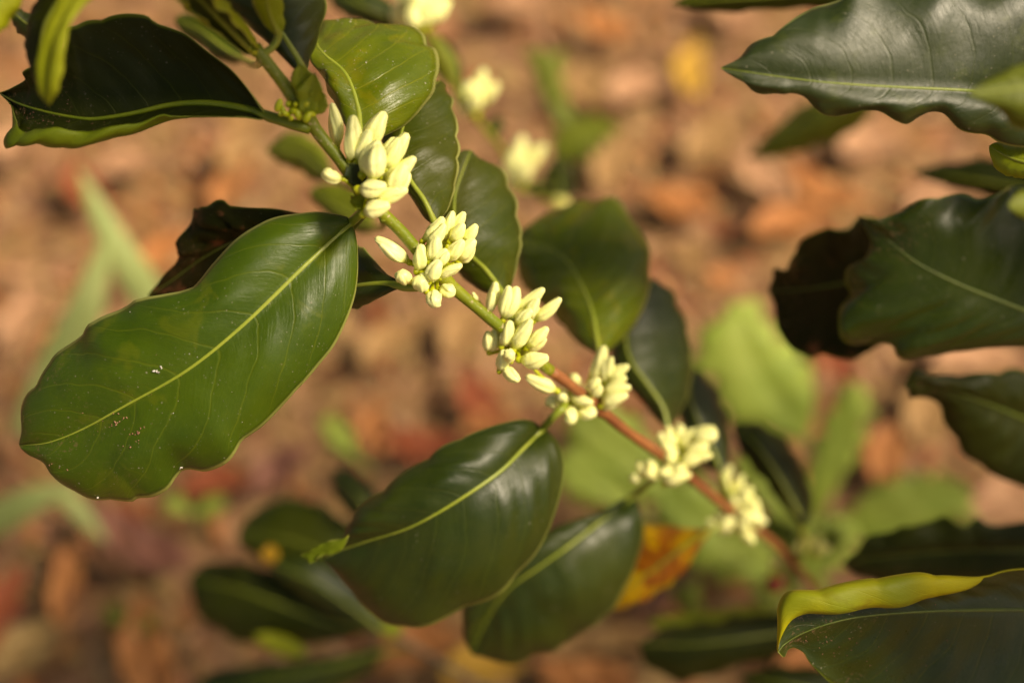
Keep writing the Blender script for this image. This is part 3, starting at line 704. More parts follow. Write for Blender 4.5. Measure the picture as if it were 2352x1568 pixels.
# leaves hanging below, out of focus
leaf(br, [(765, 412, .60), (700, 360, .61), (655, 348, .615), (613, 344, .62)], [(745, 345), (700, 310), (670, 304), (640, 318), (628, 338)], [(730, 415), (690, 390), (650, 375), (625, 355)], 'leaf_mid', petiole=[(835, 440, .476), (800, 430, .54)], nu=36, ndv=6, blotch=None) if False else \
leaf(br, [(765, 412, .60), (700, 360, .61), (655, 348, .615), (613, 344, .62)], [(745, 345), (700, 310), (670, 304), (640, 318), (628, 338)], [(730, 415), (690, 390), (650, 375), (625, 355)], 'weed_olive', petiole=[(835, 440, .476), (800, 430, .54)], nu=36, ndv=6)
leaf(br, [(862, 530, .60), (800, 490, .605), (750, 460, .61), (713, 438, .615)], [(850, 450), (800, 425), (750, 425), (725, 430)], [(830, 535), (780, 505), (745, 480), (722, 455)], 'weed_olive', petiole=[(880, 500, .478), (880, 520, .54)], nu=36, ndv=6)
# folded narrow leaf at the growing tip, near the lens
leaf(br, [(588, 122, .452), (520, 60, .440), (455, -5, .428), (390, -80, .415)], [(560, 122, .450), (500, 72, .437), (452, 32, .426), (402, -12, .416), (370, -60, .41)], [(588, 112, .446), (548, 62, .434), (505, 20, .424), (462, -40, .414), (410, -85, .408)], 'leaf_mid', bulge=-0.004, dl=0, dr=0, rib=0.0016, nu=50)
leaf(br, [(640, 80, .452), (622, 40, .445), (612, 0, .438), (606, -60, .43)], [(625, 60), (600, 20), (585, -30)], [(640, 50), (632, 0), (625, -40)], 'leaf_young', rib=0.001, nu=30, petiole=[(600, 125, .453), (625, 110, .453)])
leaf(br, [(560, 140, .56), (510, 108, .565), (460, 70, .57), (402, 45, .575)], [(555, 110), (500, 60), (450, 35), (420, 35)], [(545, 145), (500, 128), (455, 98), (420, 70)], 'leaf_mid', nu=36, ndv=6, petiole=[(600, 130, .454), (590, 150, .51)])
for (x, y, d, t, ang) in [(420, 150, .474, .17, 200), (250, 200, .476, .20, 175), (520, 180, .470, .15, 215)]:   # added leaves above the frame, placed to shade the upper left leaf
    p = P(x, y, d) + sd * t - CAM; dd = p.dot(FWD); cx, cy = 1176 + p.dot(RGT) / (K * dd), 784 - p.dot(UPV) / (K * dd)
    h = 0.055 / (K * dd); cy = min(cy, -h * 0.75); ca, sa = math.cos(R(ang)), math.sin(R(ang))
    simple_leaf(br, cx - h * ca, cy - h * sa, dd, cx + h * ca, cy + h * sa, dd, .05 / (K * dd), 'leaf_mid', nu=24)
# young leaflets and green bud lumps at the top node
simple_leaf(br, 705, 262, .459, 722, 168, .452, 34, 'leaf_young', side=0.003, nu=24, rib=0.0005)
simple_leaf(br, 700, 225, .458, 690, 148, .452, 26, 'leaf_young', side=0.003, nu=24, rib=0.0005)
simple_leaf(br, 718, 262, .459, 735, 205, .455, 26, 'leaf_young', side=0.003, nu=24, rib=0.0005)
V = []; F = []; rn = random.Random(5)
for x, y, s in [(640, 242, 9), (650, 255, 10), (663, 240, 11), (658, 262, 10), (672, 255, 12), (668, 272, 9), (684, 262, 9), (690, 250, 8), (645, 262, 8), (678, 240, 8), (702, 240, 9), (712, 228, 9), (722, 245, 9), (716, 262, 10), (705, 270, 9), (560, 100, 9), (575, 108, 10), (568, 92, 8), (585, 118, 9)]:
    d_ = .449 if x < 600 else .458
    ellipsoid(V, F, P(x, y, d_ + rn.uniform(-.001, .001)), s * K * d_ * rn.uniform(.7, 1.1), Vector((rn.uniform(-1, 1), rn.uniform(-1, 1), 1)), rn.uniform(1.2, 2.1))
o = link('young_buds', V, F, M['calyx'], br); o['label'] = 'tight yellow green young buds at the top nodes'
# small scales beside the first cluster
simple_leaf(br, 842, 467, .470, 804, 463, .467, 11, 'leaf_young', side=0.001, nu=16, rib_on=False)
simple_leaf(br, 830, 425, .469, 800, 375, .465, 20, 'leaf_gloss', side=0.002, nu=16, rib_on=False)
V = []; F = []
for x, y, x2, y2 in [(826, 450, 812, 432), (824, 458, 806, 455), (832, 462, 818, 470)]:
    V = []; F = []
    tube_mesh([P(x, y, .474), P((x + x2) / 2, (y + y2) / 2, .471), P(x2, y2, .469)], [0.001, 0.0007, 0.0002], 6, V, F)
    link('stipule', V, F, M['wood'], br)

M['crumb'] = simple_mat('crumb_brown', (0.25, 0.10, 0.06), (0.36, 0.20, 0.12), scale=400, rough=0.8, bump=0)
M['crumb_w'] = simple_mat('crumb_white', (0.60, 0.55, 0.50), (0.70, 0.66, 0.60), scale=400, rough=0.7, bump=0)
def debris(o, seed, spots, mat, lab):
    """crumbs lying on a leaf: spots = (u, column fraction 0..1, spread, count, size)"""
    Vg, nu, nc = GRID[o.name]; rd = random.Random(seed); V = []; F = []
    for u, c, sp, n, sz in spots:
        for k in range(n):
            i = min(nu - 2, max(1, int((u + rd.gauss(0, sp)) * nu))); j = min(nc - 2, max(1, int((c + rd.gauss(0, sp)) * nc)))
            p = Vg[i * nc + j].lerp(Vg[(i + 1) * nc + j], rd.random()).lerp(Vg[i * nc + j + 1], rd.random() * .5)
            n_ = (CAM - p).normalized(); r = sz * rd.uniform(.25, .95)
            ellipsoid(V, F, p + n_ * r * .4, r * .5, Vector((rd.uniform(-1, 1), rd.uniform(-1, 1), rd.uniform(-1, 1))), rd.uniform(1, 2.4), 5, 3)
    link('debris', V, F, M[mat], o)['label'] = lab
debris(big, 1, [(.70, .54, .012, 14, .0006), (.66, .62, .012, 16, .0006), (.67, .66, .01, 5, .0007), (.78, .5, .05, 14, .0003), (.6, .48, .08, 10, .0003), (.88, .75, .02, 4, .0005)], 'crumb', 'reddish brown crumbs beside the midrib')
debris(big, 2, [(.555, .42, .004, 6, .0009), (.62, .93, .002, 3, .0009), (.8, .95, .002, 2, .0008), (.5, .5, .3, 26, .00028)], 'crumb_w', 'small pale specks')
debris(dark1, 3, [(.75, .45, .05, 40, .0003), (.6, .40, .09, 30, .00025), (.85, .5, .05, 30, .0003)], 'crumb', 'brown dust near the tip')
debris(olive1, 4, [(.45, .6, .004, 2, .0009), (.5, .7, .15, 20, .0003), (.35, .4, .12, 14, .0003), (.8, .8, .03, 4, .0006)], 'crumb_w', 'small white specks')

# --- bud clusters (positions in 4096-px photo units)
B = {'bend': 0.10}
cluster(br, (1455, 765), .470, [
 ((1312, 413), (1348, 585), 50, .004, {'bend': -0.10}), ((1398, 459), (1400, 632), 66, .000, {'bend': -0.10}), ((1527, 440), (1448, 610), 78, .004, {'bend': -0.04}),
 ((1469, 514), (1430, 640), 62, -.001, {'bend': -0.06}), ((1510, 559), (1452, 690), 72, -.003, {'bend': 0.0}), ((1622, 525), (1525, 662), 66, .001, {'bend': -0.08}),
 ((1587, 547), (1545, 672), 64, -.003, {'bend': -0.05}), ((1525, 580), (1490, 716), 84, -.007, {'bend': 0.04}), ((1655, 618), (1535, 712), 58, -.002, {'bend': -0.12}),
 ((1632, 660), (1562, 770), 70, -.005, {'bend': 0.06}), ((1545, 735), (1440, 756), 70, -.007, {'bend': -0.08}), ((1636, 768), (1508, 812), 60, -.004, {'bend': 0.10}),
 ((1562, 826), (1462, 856), 66, -.006, {'bend': 0.08}), ((1298, 672), (1366, 712), 50, -.003, {'bend': 0.22, 'blunt': 0.8})], 'top bud cluster')
cluster(br, (1725, 1075), .487, [
 ((1508, 940), (1632, 1045), 56, .001, {'bend': 0.03}), ((1674, 974), (1666, 1080), 54, -.003, {'bend': -0.14}), ((1764, 860), (1694, 960), 54, .002, {'bend': -0.14}),
 ((1772, 889), (1712, 985), 50, .000, {'bend': -0.10}), ((1803, 840), (1770, 960), 46, .004, {'bend': -0.06}), ((1853, 843), (1805, 915), 42, .005, {'bend': -0.10}),
 ((1847, 886), (1802, 962), 52, .001, {'bend': -0.12}), ((1901, 893), (1858, 968), 46, .002, {'bend': -0.06}), ((1744, 941), (1720, 1040), 56, -.004, {'bend': -0.06}),
 ((1849, 955), (1790, 1040), 54, -.003, {'bend': -0.04}), ((1906, 961), (1838, 1040), 56, .000, {'bend': 0.05}), ((1783, 993), (1740, 1062), 48, -.004, {'bend': -0.03}),
 ((1758, 1040), (1718, 1118), 62, -.008, {'bend': 0.0}), ((1845, 1050), (1762, 1098), 40, -.006, {'bend': -0.06}), ((1846, 1074), (1766, 1112), 34, -.008, {'bend': 0.16}),
 ((1594, 1098), (1636, 1120), 54, -.004, {'bend': 0.0, 'dz': -.006, 'blunt': 0.75}), ((1664, 1112), (1700, 1158), 56, -.005, {'bend': 0.0, 'dz': -.005, 'blunt': 0.75}),
 ((1742, 1220), (1732, 1172), 58, -.005, {'bend': 0.0, 'dz': -.006, 'blunt': 0.75}), ((1818, 1176), (1762, 1158), 54, -.003, {'bend': 0.05, 'dz': -.003, 'blunt': 0.7})], 'sharpest bud cluster')
cluster(br, (2060, 1390), .508, [
 ((1973, 1124), (1955, 1240), 46, .002, {'bend': -0.10}), ((2056, 1140), (2014, 1272), 58, .000, {'bend': -0.12}), ((2170, 1143), (2062, 1240), 50, .001, {'bend': -0.08}),
 ((2237, 1183), (2140, 1280), 48, .001, {'bend': -0.06}), ((2162, 1195), (2118, 1275), 46, -.001, {}), ((2123, 1232), (2062, 1296), 46, -.002, {'bend': -0.06}),
 ((2032, 1278), (2006, 1380), 52, -.003, {'bend': -0.10}), ((2135, 1282), (2058, 1392), 56, -.004, {'bend': 0.04}), ((2198, 1315), (2112, 1388), 50, -.002, {'bend': 0.04}),
 ((1973, 1314), (1958, 1402), 52, .001, {'bend': -0.12}), ((2006, 1397), (1998, 1478), 50, -.003, {'bend': -0.12}), ((2046, 1408), (2044, 1438), 46, -.007, {'dz': -.006, 'blunt': 0.75}),
 ((2194, 1420), (2086, 1436), 64, -.004, {'bend': -0.10}), ((2082, 1518), (2022, 1470), 50, -.003, {'bend': -0.12}), ((2108, 1494), (2222, 1560), 56, .010, {'bend': 0.04}),
 ((1896, 1168), (1910, 1200), 22, .003, {})], 'middle bud cluster')
cluster(br, (2370, 1610), .535, [
 ((2406, 1377), (2362, 1520), 56, .002, {'bend': -0.10}), ((2440, 1428), (2420, 1524), 48, .001, {}), ((2522, 1468), (2436, 1528), 48, .001, {'bend': 0.12}),
 ((2306, 1500), (2308, 1546), 46, -.002, {'dz': -.005, 'blunt': .75}), ((2402, 1515), (2366, 1572), 52, -.006, {}), ((2526, 1559), (2411, 1572), 48, -.002, {}),
 ((2516, 1586), (2411, 1622), 52, -.003, {'bend': 0.1}), ((2196, 1590), (2240, 1606), 54, -.002, {'dz': -.004, 'blunt': .75}), ((2252, 1574), (2262, 1600), 40, -.005, {'dz': -.005, 'blunt': .75}),
 ((2376, 1604), (2284, 1574), 48, -.005, {'bend': -0.1}), ((2281, 1697), (2274, 1628), 54, -.004, {'bend': .05, 'blunt': .65}), ((2384, 1662), (2318, 1646), 48, -.003, {'blunt': .65})], 'fourth bud cluster')
cluster(br, (2690, 1850), .568, [((2790, 1720), (2725, 1790), 44, .001, {}), ((2838, 1790), (2745, 1820), 46, -.002, {}), ((2660, 1760), (2700, 1825), 42, -.001, {}), ((2585, 1876), (2640, 1900), 40, -.002, {}), ((2720, 1932), (2650, 1905), 44, -.003, {}), ((2745, 1880), (2690, 1890), 42, -.004, {}),
 ((2872, 1746), (2768, 1752), 58, -.001, {'blunt': .8}), ((2829, 1826), (2735, 1855), 50, -.002, {}), ((2735, 1700), (2720, 1775), 44, .002, {}), ((2641, 1727), (2690, 1785), 44, .001, {}),
 ((2680, 1702), (2700, 1780), 40, .003, {}), ((2557, 1841), (2606, 1898), 42, .001, {}), ((2530, 1906), (2556, 1908), 32, .001, {'blunt': .8}), ((2634, 1884), (2702, 1872), 42, -.003, {}),
 ((2768, 1906), (2660, 1936), 46, -.004, {}), ((2600, 1836), (2632, 1898), 38, -.001, {}), ((2668, 1812), (2700, 1830), 42, -.003, {'blunt': .8})], 'fifth bud cluster, soft')
cluster(br, (2950, 2045), .610, [((2905, 1900), (2915, 1985), 42, 0, {}), ((3015, 1950), (2965, 2015), 46, -.003, {}), ((3040, 2010), (2975, 2035), 46, -.004, {}), ((2870, 2100), (2935, 2075), 42, -.003, {}), ((2985, 2125), (2945, 2070), 44, -.004, {}), ((2860, 2050), (2915, 2060), 40, -.001, {}), ((3020, 2090), (2960, 2060), 46, -.005, {}),
 ((2936, 1864), (2884, 1966), 44, .002, {}), ((2978, 1899), (2948, 1994), 42, .001, {}), ((3047, 2059), (2990, 1975), 48, -.001, {'bend': -.1}), ((3062, 2105), (2920, 2036), 48, -.003, {}),
 ((2829, 2067), (2955, 2112), 42, .001, {}), ((3009, 2178), (2960, 2118), 42, -.002, {}), ((2930, 1985), (2955, 2010), 44, -.002, {'blunt': .8})], 'sixth bud cluster, blurred', mat='bud')
cluster(br, (3260, 2210), .655, [
 ((3170, 2190), (3235, 2160), 40, 0, {}), ((3215, 2130), (3250, 2180), 40, 0, {}), ((3325, 2200), (3250, 2200), 36, -.002, {}), ((3290, 2150), (3255, 2190), 36, .001, {})], 'last bud cluster, strongly blurred', mat='bud_far')
cluster(br, (3100, 2290), .665, [((3098, 2240), (3102, 2272), 32, 0, {'blunt': .8})], 'single yellow green bud under the stem', mat='bud_far')

# ================================================================== BACKGROUND FLOWERING BRANCH
bb = root('flowering_branch', P(940, -60, .60), 'thin blurred coffee twig with pale bud heads behind the main branch', 'branch')
bp = catmull([P(930, -80, .60), P(962, 40, .615), P(1010, 130, .635), P(1048, 205, .655), P(1085, 262, .67), P(1150, 340, .69), P(1195, 415, .71), P(1240, 450, .72), P(1290, 472, .73)], 50)
Vt, Ft, Ut = tube_mesh(bp, [0.0022 - 0.001 * i / 49 for i in range(50)], 8)
link('stem', Vt, Ft, M['stem'], bb, Ut)
def head(cx, cy, d, items, lab):
    q = 1.7415
    cluster(bb, (cx * q, cy * q), d, [((a * q, b * q), (c_ * q, e * q), w_ * q, o_, {'dz': -.004}) for a, b, c_, e, w_, o_ in items], lab)
head(968, 62, .615, [(905, 10, 945, 60, 40, 0), (930, -30, 955, 50, 42, -.004), (965, -40, 968, 45, 44, -.008), (1000, -30, 980, 50, 42, -.004), (1038, 5, 992, 55, 38, 0), (950, 15, 962, 60, 44, -.012), (990, 12, 980, 58, 40, -.012)], 'bright blurred bud head at the top edge')
head(1090, 262, .67, [(1052, 205, 1075, 250, 32, 0), (1085, 185, 1085, 245, 34, -.003), (1120, 160, 1098, 240, 32, 0), (1148, 195, 1108, 240, 30, 0), (1105, 205, 1092, 255, 32, -.008), (1065, 235, 1082, 260, 30, -.004)], 'blurred bud head right of the olive leaf')
head(1190, 430, .705, [(1208, 312, 1195, 385, 34, 0), (1255, 335, 1215, 390, 30, 0), (1165, 365, 1180, 400, 30, 0), (1185, 345, 1188, 415, 32, -.006), (1222, 365, 1200, 420, 34, -.008), (1170, 400, 1186, 430, 28, -.004)], 'lower blurred bud head')
cluster(bb, (1290 * 1.7415, 478 * 1.7415), .73, [((1295 * 1.7415, 455 * 1.7415), (1288 * 1.7415, 482 * 1.7415), 60, 0, {'blunt': .8})], 'small round yellow green bud', mat='bud_far')
simple_leaf(bb, 1048, 205, .655, 985, 75, .66, 52, 'weed_olive', petiole=None)
simple_leaf(bb, 1062, 215, .66, 1005, 80, .68, 40, 'leaf_dark')
simple_leaf(bb, 1290, 475, .73, 1278, 355, .74, 80, 'leaf_dark')
leaf(bb, [(950, 60, .62), (890, 40, .62), (820, 10, .62), (750, -30, .63)], [(900, 10), (830, -30), (770, -50)], [(900, 62), (830, 50), (770, 20)], 'leaf_gloss', nu=36)
simple_leaf(bb, 1200, 440, .70, 1270, 425, .72, 26, 'leaf_dark', nu=20)
simple_leaf(bb, 1120, 320, .69, 1150, 270, .70, 16, 'leaf_dark', nu=20)

# ================================================================== LOWER BRANCH, OUT OF FOCUS
lb = root('coffee_branch', P(1150, 1600, .76), 'blurred leafy coffee branch at the bottom below the two glossy leaves', 'branch')
lp = catmull([P(1250, 1640, .80), P(1080, 1560, .74), P(960, 1490, .750), P(885, 1448, .730), P(845, 1400, .720)], 24)
Vt, Ft, Ut = tube_mesh(lp, [0.0022] * 24, 8); link('stem', Vt, Ft, M['bark'], lb, Ut)
leaf(lb, [(860, 1340, .705), (780, 1290, .705), (700, 1250, .707), (620, 1230, .710), (545, 1225, .715)], [(850, 1260), (800, 1200), (730, 1155), (650, 1145), (590, 1172), (560, 1200)], [(800, 1335), (700, 1315), (610, 1290), (555, 1255)], 'leaf_mid', petiole=[(870, 1430, .725), (868, 1385, .710)], nu=50)
leaf(lb, [(860, 1445, .720), (760, 1430, .718), (650, 1390, .717), (540, 1350, .719), (435, 1330, .723)], [(800, 1395), (700, 1335), (600, 1302), (520, 1290), (465, 1295)], [(790, 1468), (690, 1482), (590, 1480), (510, 1452), (450, 1400)], 'leaf_dark', petiole=[(900, 1458, .733), (880, 1450, .725)], nu=50)
leaf(lb, [(880, 1448, .710), (810, 1395, .705), (720, 1335, .702), (620, 1290, .705)], [(875, 1400), (830, 1340), (760, 1290), (680, 1275)], [(850, 1450), (790, 1420), (720, 1385), (650, 1330)], 'leaf_gloss', nu=50)
leaf(lb, [(860, 1200, .690), (830, 1150, .690), (800, 1110, .695), (765, 1082, .700)], [(870, 1150), (850, 1110), (800, 1080)], [(830, 1200), (790, 1170), (765, 1120)], 'leaf_gloss', petiole=[(885, 1440, .730), (880, 1300, .710)], nu=36)
leaf(lb, [(900, 1490, .750), (750, 1530, .750), (600, 1565, .750), (420, 1600, .755)], [(830, 1495), (740, 1512), (600, 1522), (480, 1545)], [(850, 1540), (740, 1600), (580, 1640), (450, 1630)], 'leaf_gloss', petiole=[(960, 1490, .750), (930, 1488, .750)], nu=50)
simple_leaf(lb, 705, 1502, .710, 585, 1458, .710, 40, 'under', nu=24)
simple_leaf(lb, 880, 1445, .710, 925, 1440, .710, 26, 'leaf_young', nu=20)
# stem hole coloured spot
simple_leaf(lb, 640, 1275, .695, 600, 1270, .695, 26, 'leaf_yellow', nu=16, rib_on=False)['label'] = 'small yellow spot of leaf'

# ================================================================== FOREGROUND SPRIG, TOP LEFT
fs = root('coffee_sprig', P(150, -160, .41), 'blurred curled yellow green coffee leaves hanging in the top left corner', 'sprig')
Vt, Ft, Ut = tube_mesh(catmull([P(420, -140, .43), P(280, -110, .425), P(150, -90, .42), P(0, -60, .42)], 20), [0.002] * 20, 8); link('stem', Vt, Ft, M['stem'], fs, Ut)
leaf(fs, [(200, -60, .412), (165, 15, .412), (130, 100, .413), (118, 170, .415), (114, 240, .418)], [(140, -40), (128, 20), (104, 90), (92, 150), (88, 200)], [(222, -20), (190, 15), (160, 75), (148, 140), (136, 205)], 'leaf_young', dl=0.004, dr=-0.003, bulge=0.002, quilt=0, wave=0.0004, ribmat='midrib_m', under='under', rib=0.0006, scal=0.0003)
leaf(fs, [(175, -60, .43), (135, 0, .432), (98, 70, .435), (92, 150, .438), (98, 215, .44)], [(110, -30), (90, 30), (82, 100), (82, 170)], [(165, 0), (120, 70), (105, 150), (108, 200)], 'leaf_dark', nu=50)
leaf(fs, [(30, -80, .42), (10, -20, .42), (-20, 40, .42), (-60, 90, .42)], [(60, -30), (35, 20), (10, 48), (-20, 75)], [(-20, -40), (-60, 20), (-70, 60)], 'under', nu=40)
leaf(fs, [(110, 92, .462), (80, 68, .461), (55, 50, .46), (30, 28, .46)], [(100, 62), (70, 48), (48, 38)], [(95, 84), (65, 72), (40, 52)], 'leaf_gloss', nu=30, ndv=5, petiole=[(150, -85, .425), (140, 60, .45)], rib=0.0006)

# ================================================================== COFFEE SHRUB ON THE RIGHT
stem_x = 2620
rs_g = G(2700, 1500, 0.0)
rsb = root('coffee_shrub', rs_g, 'dark leafy coffee shrub along the right edge with big wavy leaves', 'shrub')
top = P(2620, -100, .62)
trunk = catmull([rs_g, rs_g.lerp(top, 0.35) + Vector((0.02, 0, 0)), rs_g.lerp(top, 0.7) + Vector((0.015, 0, 0)), top, top + Vector((-0.02, 0.03, 0.22))], 40)
Vt, Ft, Ut = tube_mesh(trunk, [0.009 - 0.005 * i / 39 for i in range(40)], 10); link('trunk', Vt, Ft, M['bark'], rsb, Ut)
def twig(pts, r=0.002, mat='stem'):
    Vt, Ft, Ut = tube_mesh(catmull([P(*p) for p in pts], 16), [r] * 16, 8); link('branch', Vt, Ft, M[mat], rsb, Ut)
twig([(2640, 100, .60), (2520, 220, .52), (2440, 225, .50)])
twig([(2660, 400, .66), (2540, 560, .58), (2440, 700, .56)])
twig([(2680, 800, .72), (2560, 980, .62), (2450, 1000, .60)])
twig([(2700, 1100, .80), (2560, 1260, .64), (2440, 1330, .56), (2440, 1400, .52)])
leaf(rsb, [(2440, 225, .480), (2300, 214, .474), (2200, 207, .468), (2050, 200, .464), (1900, 190, .461), (1780, 175, .460), (1700, 163, .460), (1655, 156, .461)],
     [(2470, 120), (2460, 0), (2350, -60), (2200, -75), (2080, -60), (1990, -30), (1910, 2), (1880, 12), (1850, 30), (1810, 56), (1770, 80), (1725, 105), (1700, 130)],
     [(2450, 290), (2400, 335), (2345, 339), (2300, 330), (2270, 312), (2240, 308), (2200, 292), (2172, 264), (2150, 262), (2120, 275), (2080, 275), (2050, 262), (2020, 250), (1990, 262), (1960, 271), (1920, 262), (1880, 240), (1850, 219), (1820, 216), (1800, 225), (1765, 214), (1730, 200), (1700, 176)],
     'leaf_satin', dl=0.003, dr=0.008, bulge=0.004, quilt=0.0004, wave=0.004, scal=0.0014, rib=0.0010, nv=7, nu=120, ndv=12, ribmat='midrib_m')
leaf(rsb, [(2100, -60, .56), (1900, -20, .57), (1750, -5, .575), (1640, 2, .58), (1540, 10, .585)], [(1950, -60), (1780, -50), (1640, -30)], [(1960, 8), (1850, 8), (1740, 16), (1640, 22)], 'leaf_mid', nu=50)
leaf(rsb, [(2010, 220, .70), (1930, 262, .71), (1850, 300, .72), (1780, 335, .73), (1718, 362, .74)], [(1960, 210), (1890, 222), (1830, 250), (1770, 305)], [(1990, 275), (1930, 318), (1860, 340), (1790, 358)], 'weed_olive', petiole=[(2640, 150, .62), (2250, 180, .68)], nu=40)
leaf(rsb, [(2440, 445, .64), (2352, 432, .645), (2250, 415, .65), (2160, 402, .655), (2092, 396, .66)], [(2400, 375), (2320, 365), (2230, 370), (2150, 380)], [(2400, 480), (2320, 462), (2240, 440), (2160, 418)], 'leaf_dark', petiole=[(2640, 420, .66), (2500, 450, .64)], nu=40)
leaf(rsb, [(2400, 380, .48), (2350, 372, .482), (2310, 358, .485), (2272, 335, .488)], [(2380, 335), (2340, 338), (2300, 334)], [(2370, 405), (2330, 400), (2300, 396), (2290, 370)], 'leaf_young', nu=30, ndv=5)
leaf(rsb, [(2520, 160, .40), (2420, 190, .40), (2330, 205, .40), (2225, 216, .40)], [(2460, 100), (2380, 130), (2330, 165), (2270, 195)], [(2480, 280), (2400, 310), (2330, 290), (2280, 240)], 'weed_olive', nu=40)
leaf(rsb, [(2450, 450, .41), (2400, 460, .41), (2360, 468, .41), (2315, 472, .41)], [(2400, 430), (2350, 445)], [(2400, 490), (2350, 498)], 'weed_olive', nu=24, ndv=5)
leaf(rsb, [(2450, 745, .545), (2352, 712, .541), (2280, 684, .539), (2192, 648, .537), (2104, 602, .536), (2038, 550, .537), (1995, 515, .538), (1972, 496, .538)],
     [(2500, 560), (2440, 440), (2350, 428), (2290, 440), (2249, 455), (2219, 448), (2148, 453), (2104, 464), (2052, 492), (2025, 502), (2000, 500), (1982, 496)],
     [(2450, 790), (2352, 798), (2258, 801), (2192, 808), (2148, 824), (2096, 824), (2060, 806), (2047, 784), (2017, 793), (1973, 799), (1951, 789), (1935, 770), (1928, 745), (1928, 705), (1944, 690), (1950, 675), (1942, 655), (1943, 622), (1955, 608), (1980, 598), (1998, 575), (2002, 555), (1992, 525)],
     'leaf_darkgloss', dl=-0.004, dr=0.012, bulge=0.003, quilt=0.0010, wave=0.005, ribmat='midrib_d', nu=120, ndv=12, label='large dark leaf with a notched tip and wavy edge')
leaf(rsb, [(2110, 625, .575), (2060, 632, .575), (1980, 642, .575), (1880, 660, .577), (1820, 666, .58), (1766, 668, .582)],
     [(2090, 560), (2040, 510), (1973, 500), (1950, 525), (1924, 531), (1898, 522), (1871, 532), (1841, 556), (1819, 590), (1806, 622), (1779, 620), (1774, 640)],
     [(2090, 700), (2060, 760), (2010, 800), (1986, 812), (1946, 827), (1911, 819), (1889, 811), (1858, 821), (1819, 800), (1786, 760), (1782, 730), (1779, 700)],
     'leaf_old', dl=-0.006, dr=0.006, bulge=-0.002, quilt=0.001, ribmat='midrib_d', petiole=[(2440, 700, .56), (2250, 660, .57)], nu=90, label='round dark brown green leaf behind the notched leaf')
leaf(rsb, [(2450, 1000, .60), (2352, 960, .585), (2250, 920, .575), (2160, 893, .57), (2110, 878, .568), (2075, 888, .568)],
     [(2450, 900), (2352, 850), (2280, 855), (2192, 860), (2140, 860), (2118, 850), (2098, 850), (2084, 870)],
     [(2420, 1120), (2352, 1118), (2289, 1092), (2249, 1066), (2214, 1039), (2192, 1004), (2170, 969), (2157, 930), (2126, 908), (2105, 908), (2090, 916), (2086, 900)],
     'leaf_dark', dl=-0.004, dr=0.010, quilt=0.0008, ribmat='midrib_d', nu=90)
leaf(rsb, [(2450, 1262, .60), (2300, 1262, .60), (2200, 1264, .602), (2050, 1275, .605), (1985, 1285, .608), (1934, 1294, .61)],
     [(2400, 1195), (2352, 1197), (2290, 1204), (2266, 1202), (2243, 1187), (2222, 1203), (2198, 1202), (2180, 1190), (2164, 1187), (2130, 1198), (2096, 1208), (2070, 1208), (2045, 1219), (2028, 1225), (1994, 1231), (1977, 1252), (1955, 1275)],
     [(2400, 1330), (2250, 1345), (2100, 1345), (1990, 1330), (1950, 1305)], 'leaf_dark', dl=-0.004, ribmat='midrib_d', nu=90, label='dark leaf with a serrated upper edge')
low1 = leaf(rsb, [(2460, 1396, .520), (2352, 1399, .512), (2240, 1400, .506), (2130, 1403, .502), (1994, 1413, .498), (1908, 1430, .496), (1840, 1455, .495), (1800, 1480, .494), (1788, 1496, .492)],
     [(2440, 1310), (2352, 1305), (2260, 1322), (2198, 1324), (2164, 1320), (2113, 1315), (2055, 1317), (2011, 1327), (1966, 1340), (1908, 1345), (1857, 1352), (1812, 1362), (1792, 1392), (1787, 1430), (1784, 1465)],
     [(2440, 1640), (2300, 1670), (2150, 1655), (2040, 1625), (1960, 1595), (1912, 1568), (1885, 1545), (1857, 1520), (1847, 1500), (1827, 1488), (1812, 1492), (1803, 1508)],
     'leaf_darkgloss', dl=-0.010, dr=0.006, bulge=-0.002, quilt=0.0006, flap={-1: (0.37, 0.985, 0.84, 0.013)}, under='under_y', nu=120, ndv=12, ribmat='midrib_d', label='spotted dark leaf with its upper edge folded over bright yellow')
leaf(rsb, [(1890, 1440, .66), (1780, 1455, .655), (1680, 1470, .652), (1580, 1480, .652), (1465, 1478, .655)], [(1800, 1410), (1720, 1412), (1620, 1425), (1530, 1440)], [(1800, 1500), (1720, 1520), (1650, 1545), (1560, 1560), (1490, 1530)], 'leaf_dark', petiole=[(2440, 1380, .66), (2100, 1420, .66)], nu=50)
leaf(rsb, [(1780, 1400, .70), (1700, 1420, .70), (1600, 1435, .70), (1490, 1430, .70)], [(1720, 1392), (1620, 1410), (1540, 1412)], [(1720, 1450), (1620, 1462), (1540, 1455)], 'under', petiole=[(2440, 1380, .70), (2050, 1400, .70)], nu=40)
leaf(rsb, [(2000, 1600, .66), (1900, 1590, .66), (1800, 1570, .66), (1700, 1555, .665)], [(1920, 1540), (1830, 1530), (1750, 1535)], [(1920, 1640), (1800, 1620)], 'leaf_dark', nu=30)
debris(low1, 5, [(.80, .72, .04, 24, .0005), (.92, .78, .02, 40, .0003), (.7, .7, .08, 20, .0004), (.55, .75, .1, 12, .0004)], 'crumb', 'brown crumbs and dust at the hooked tip')
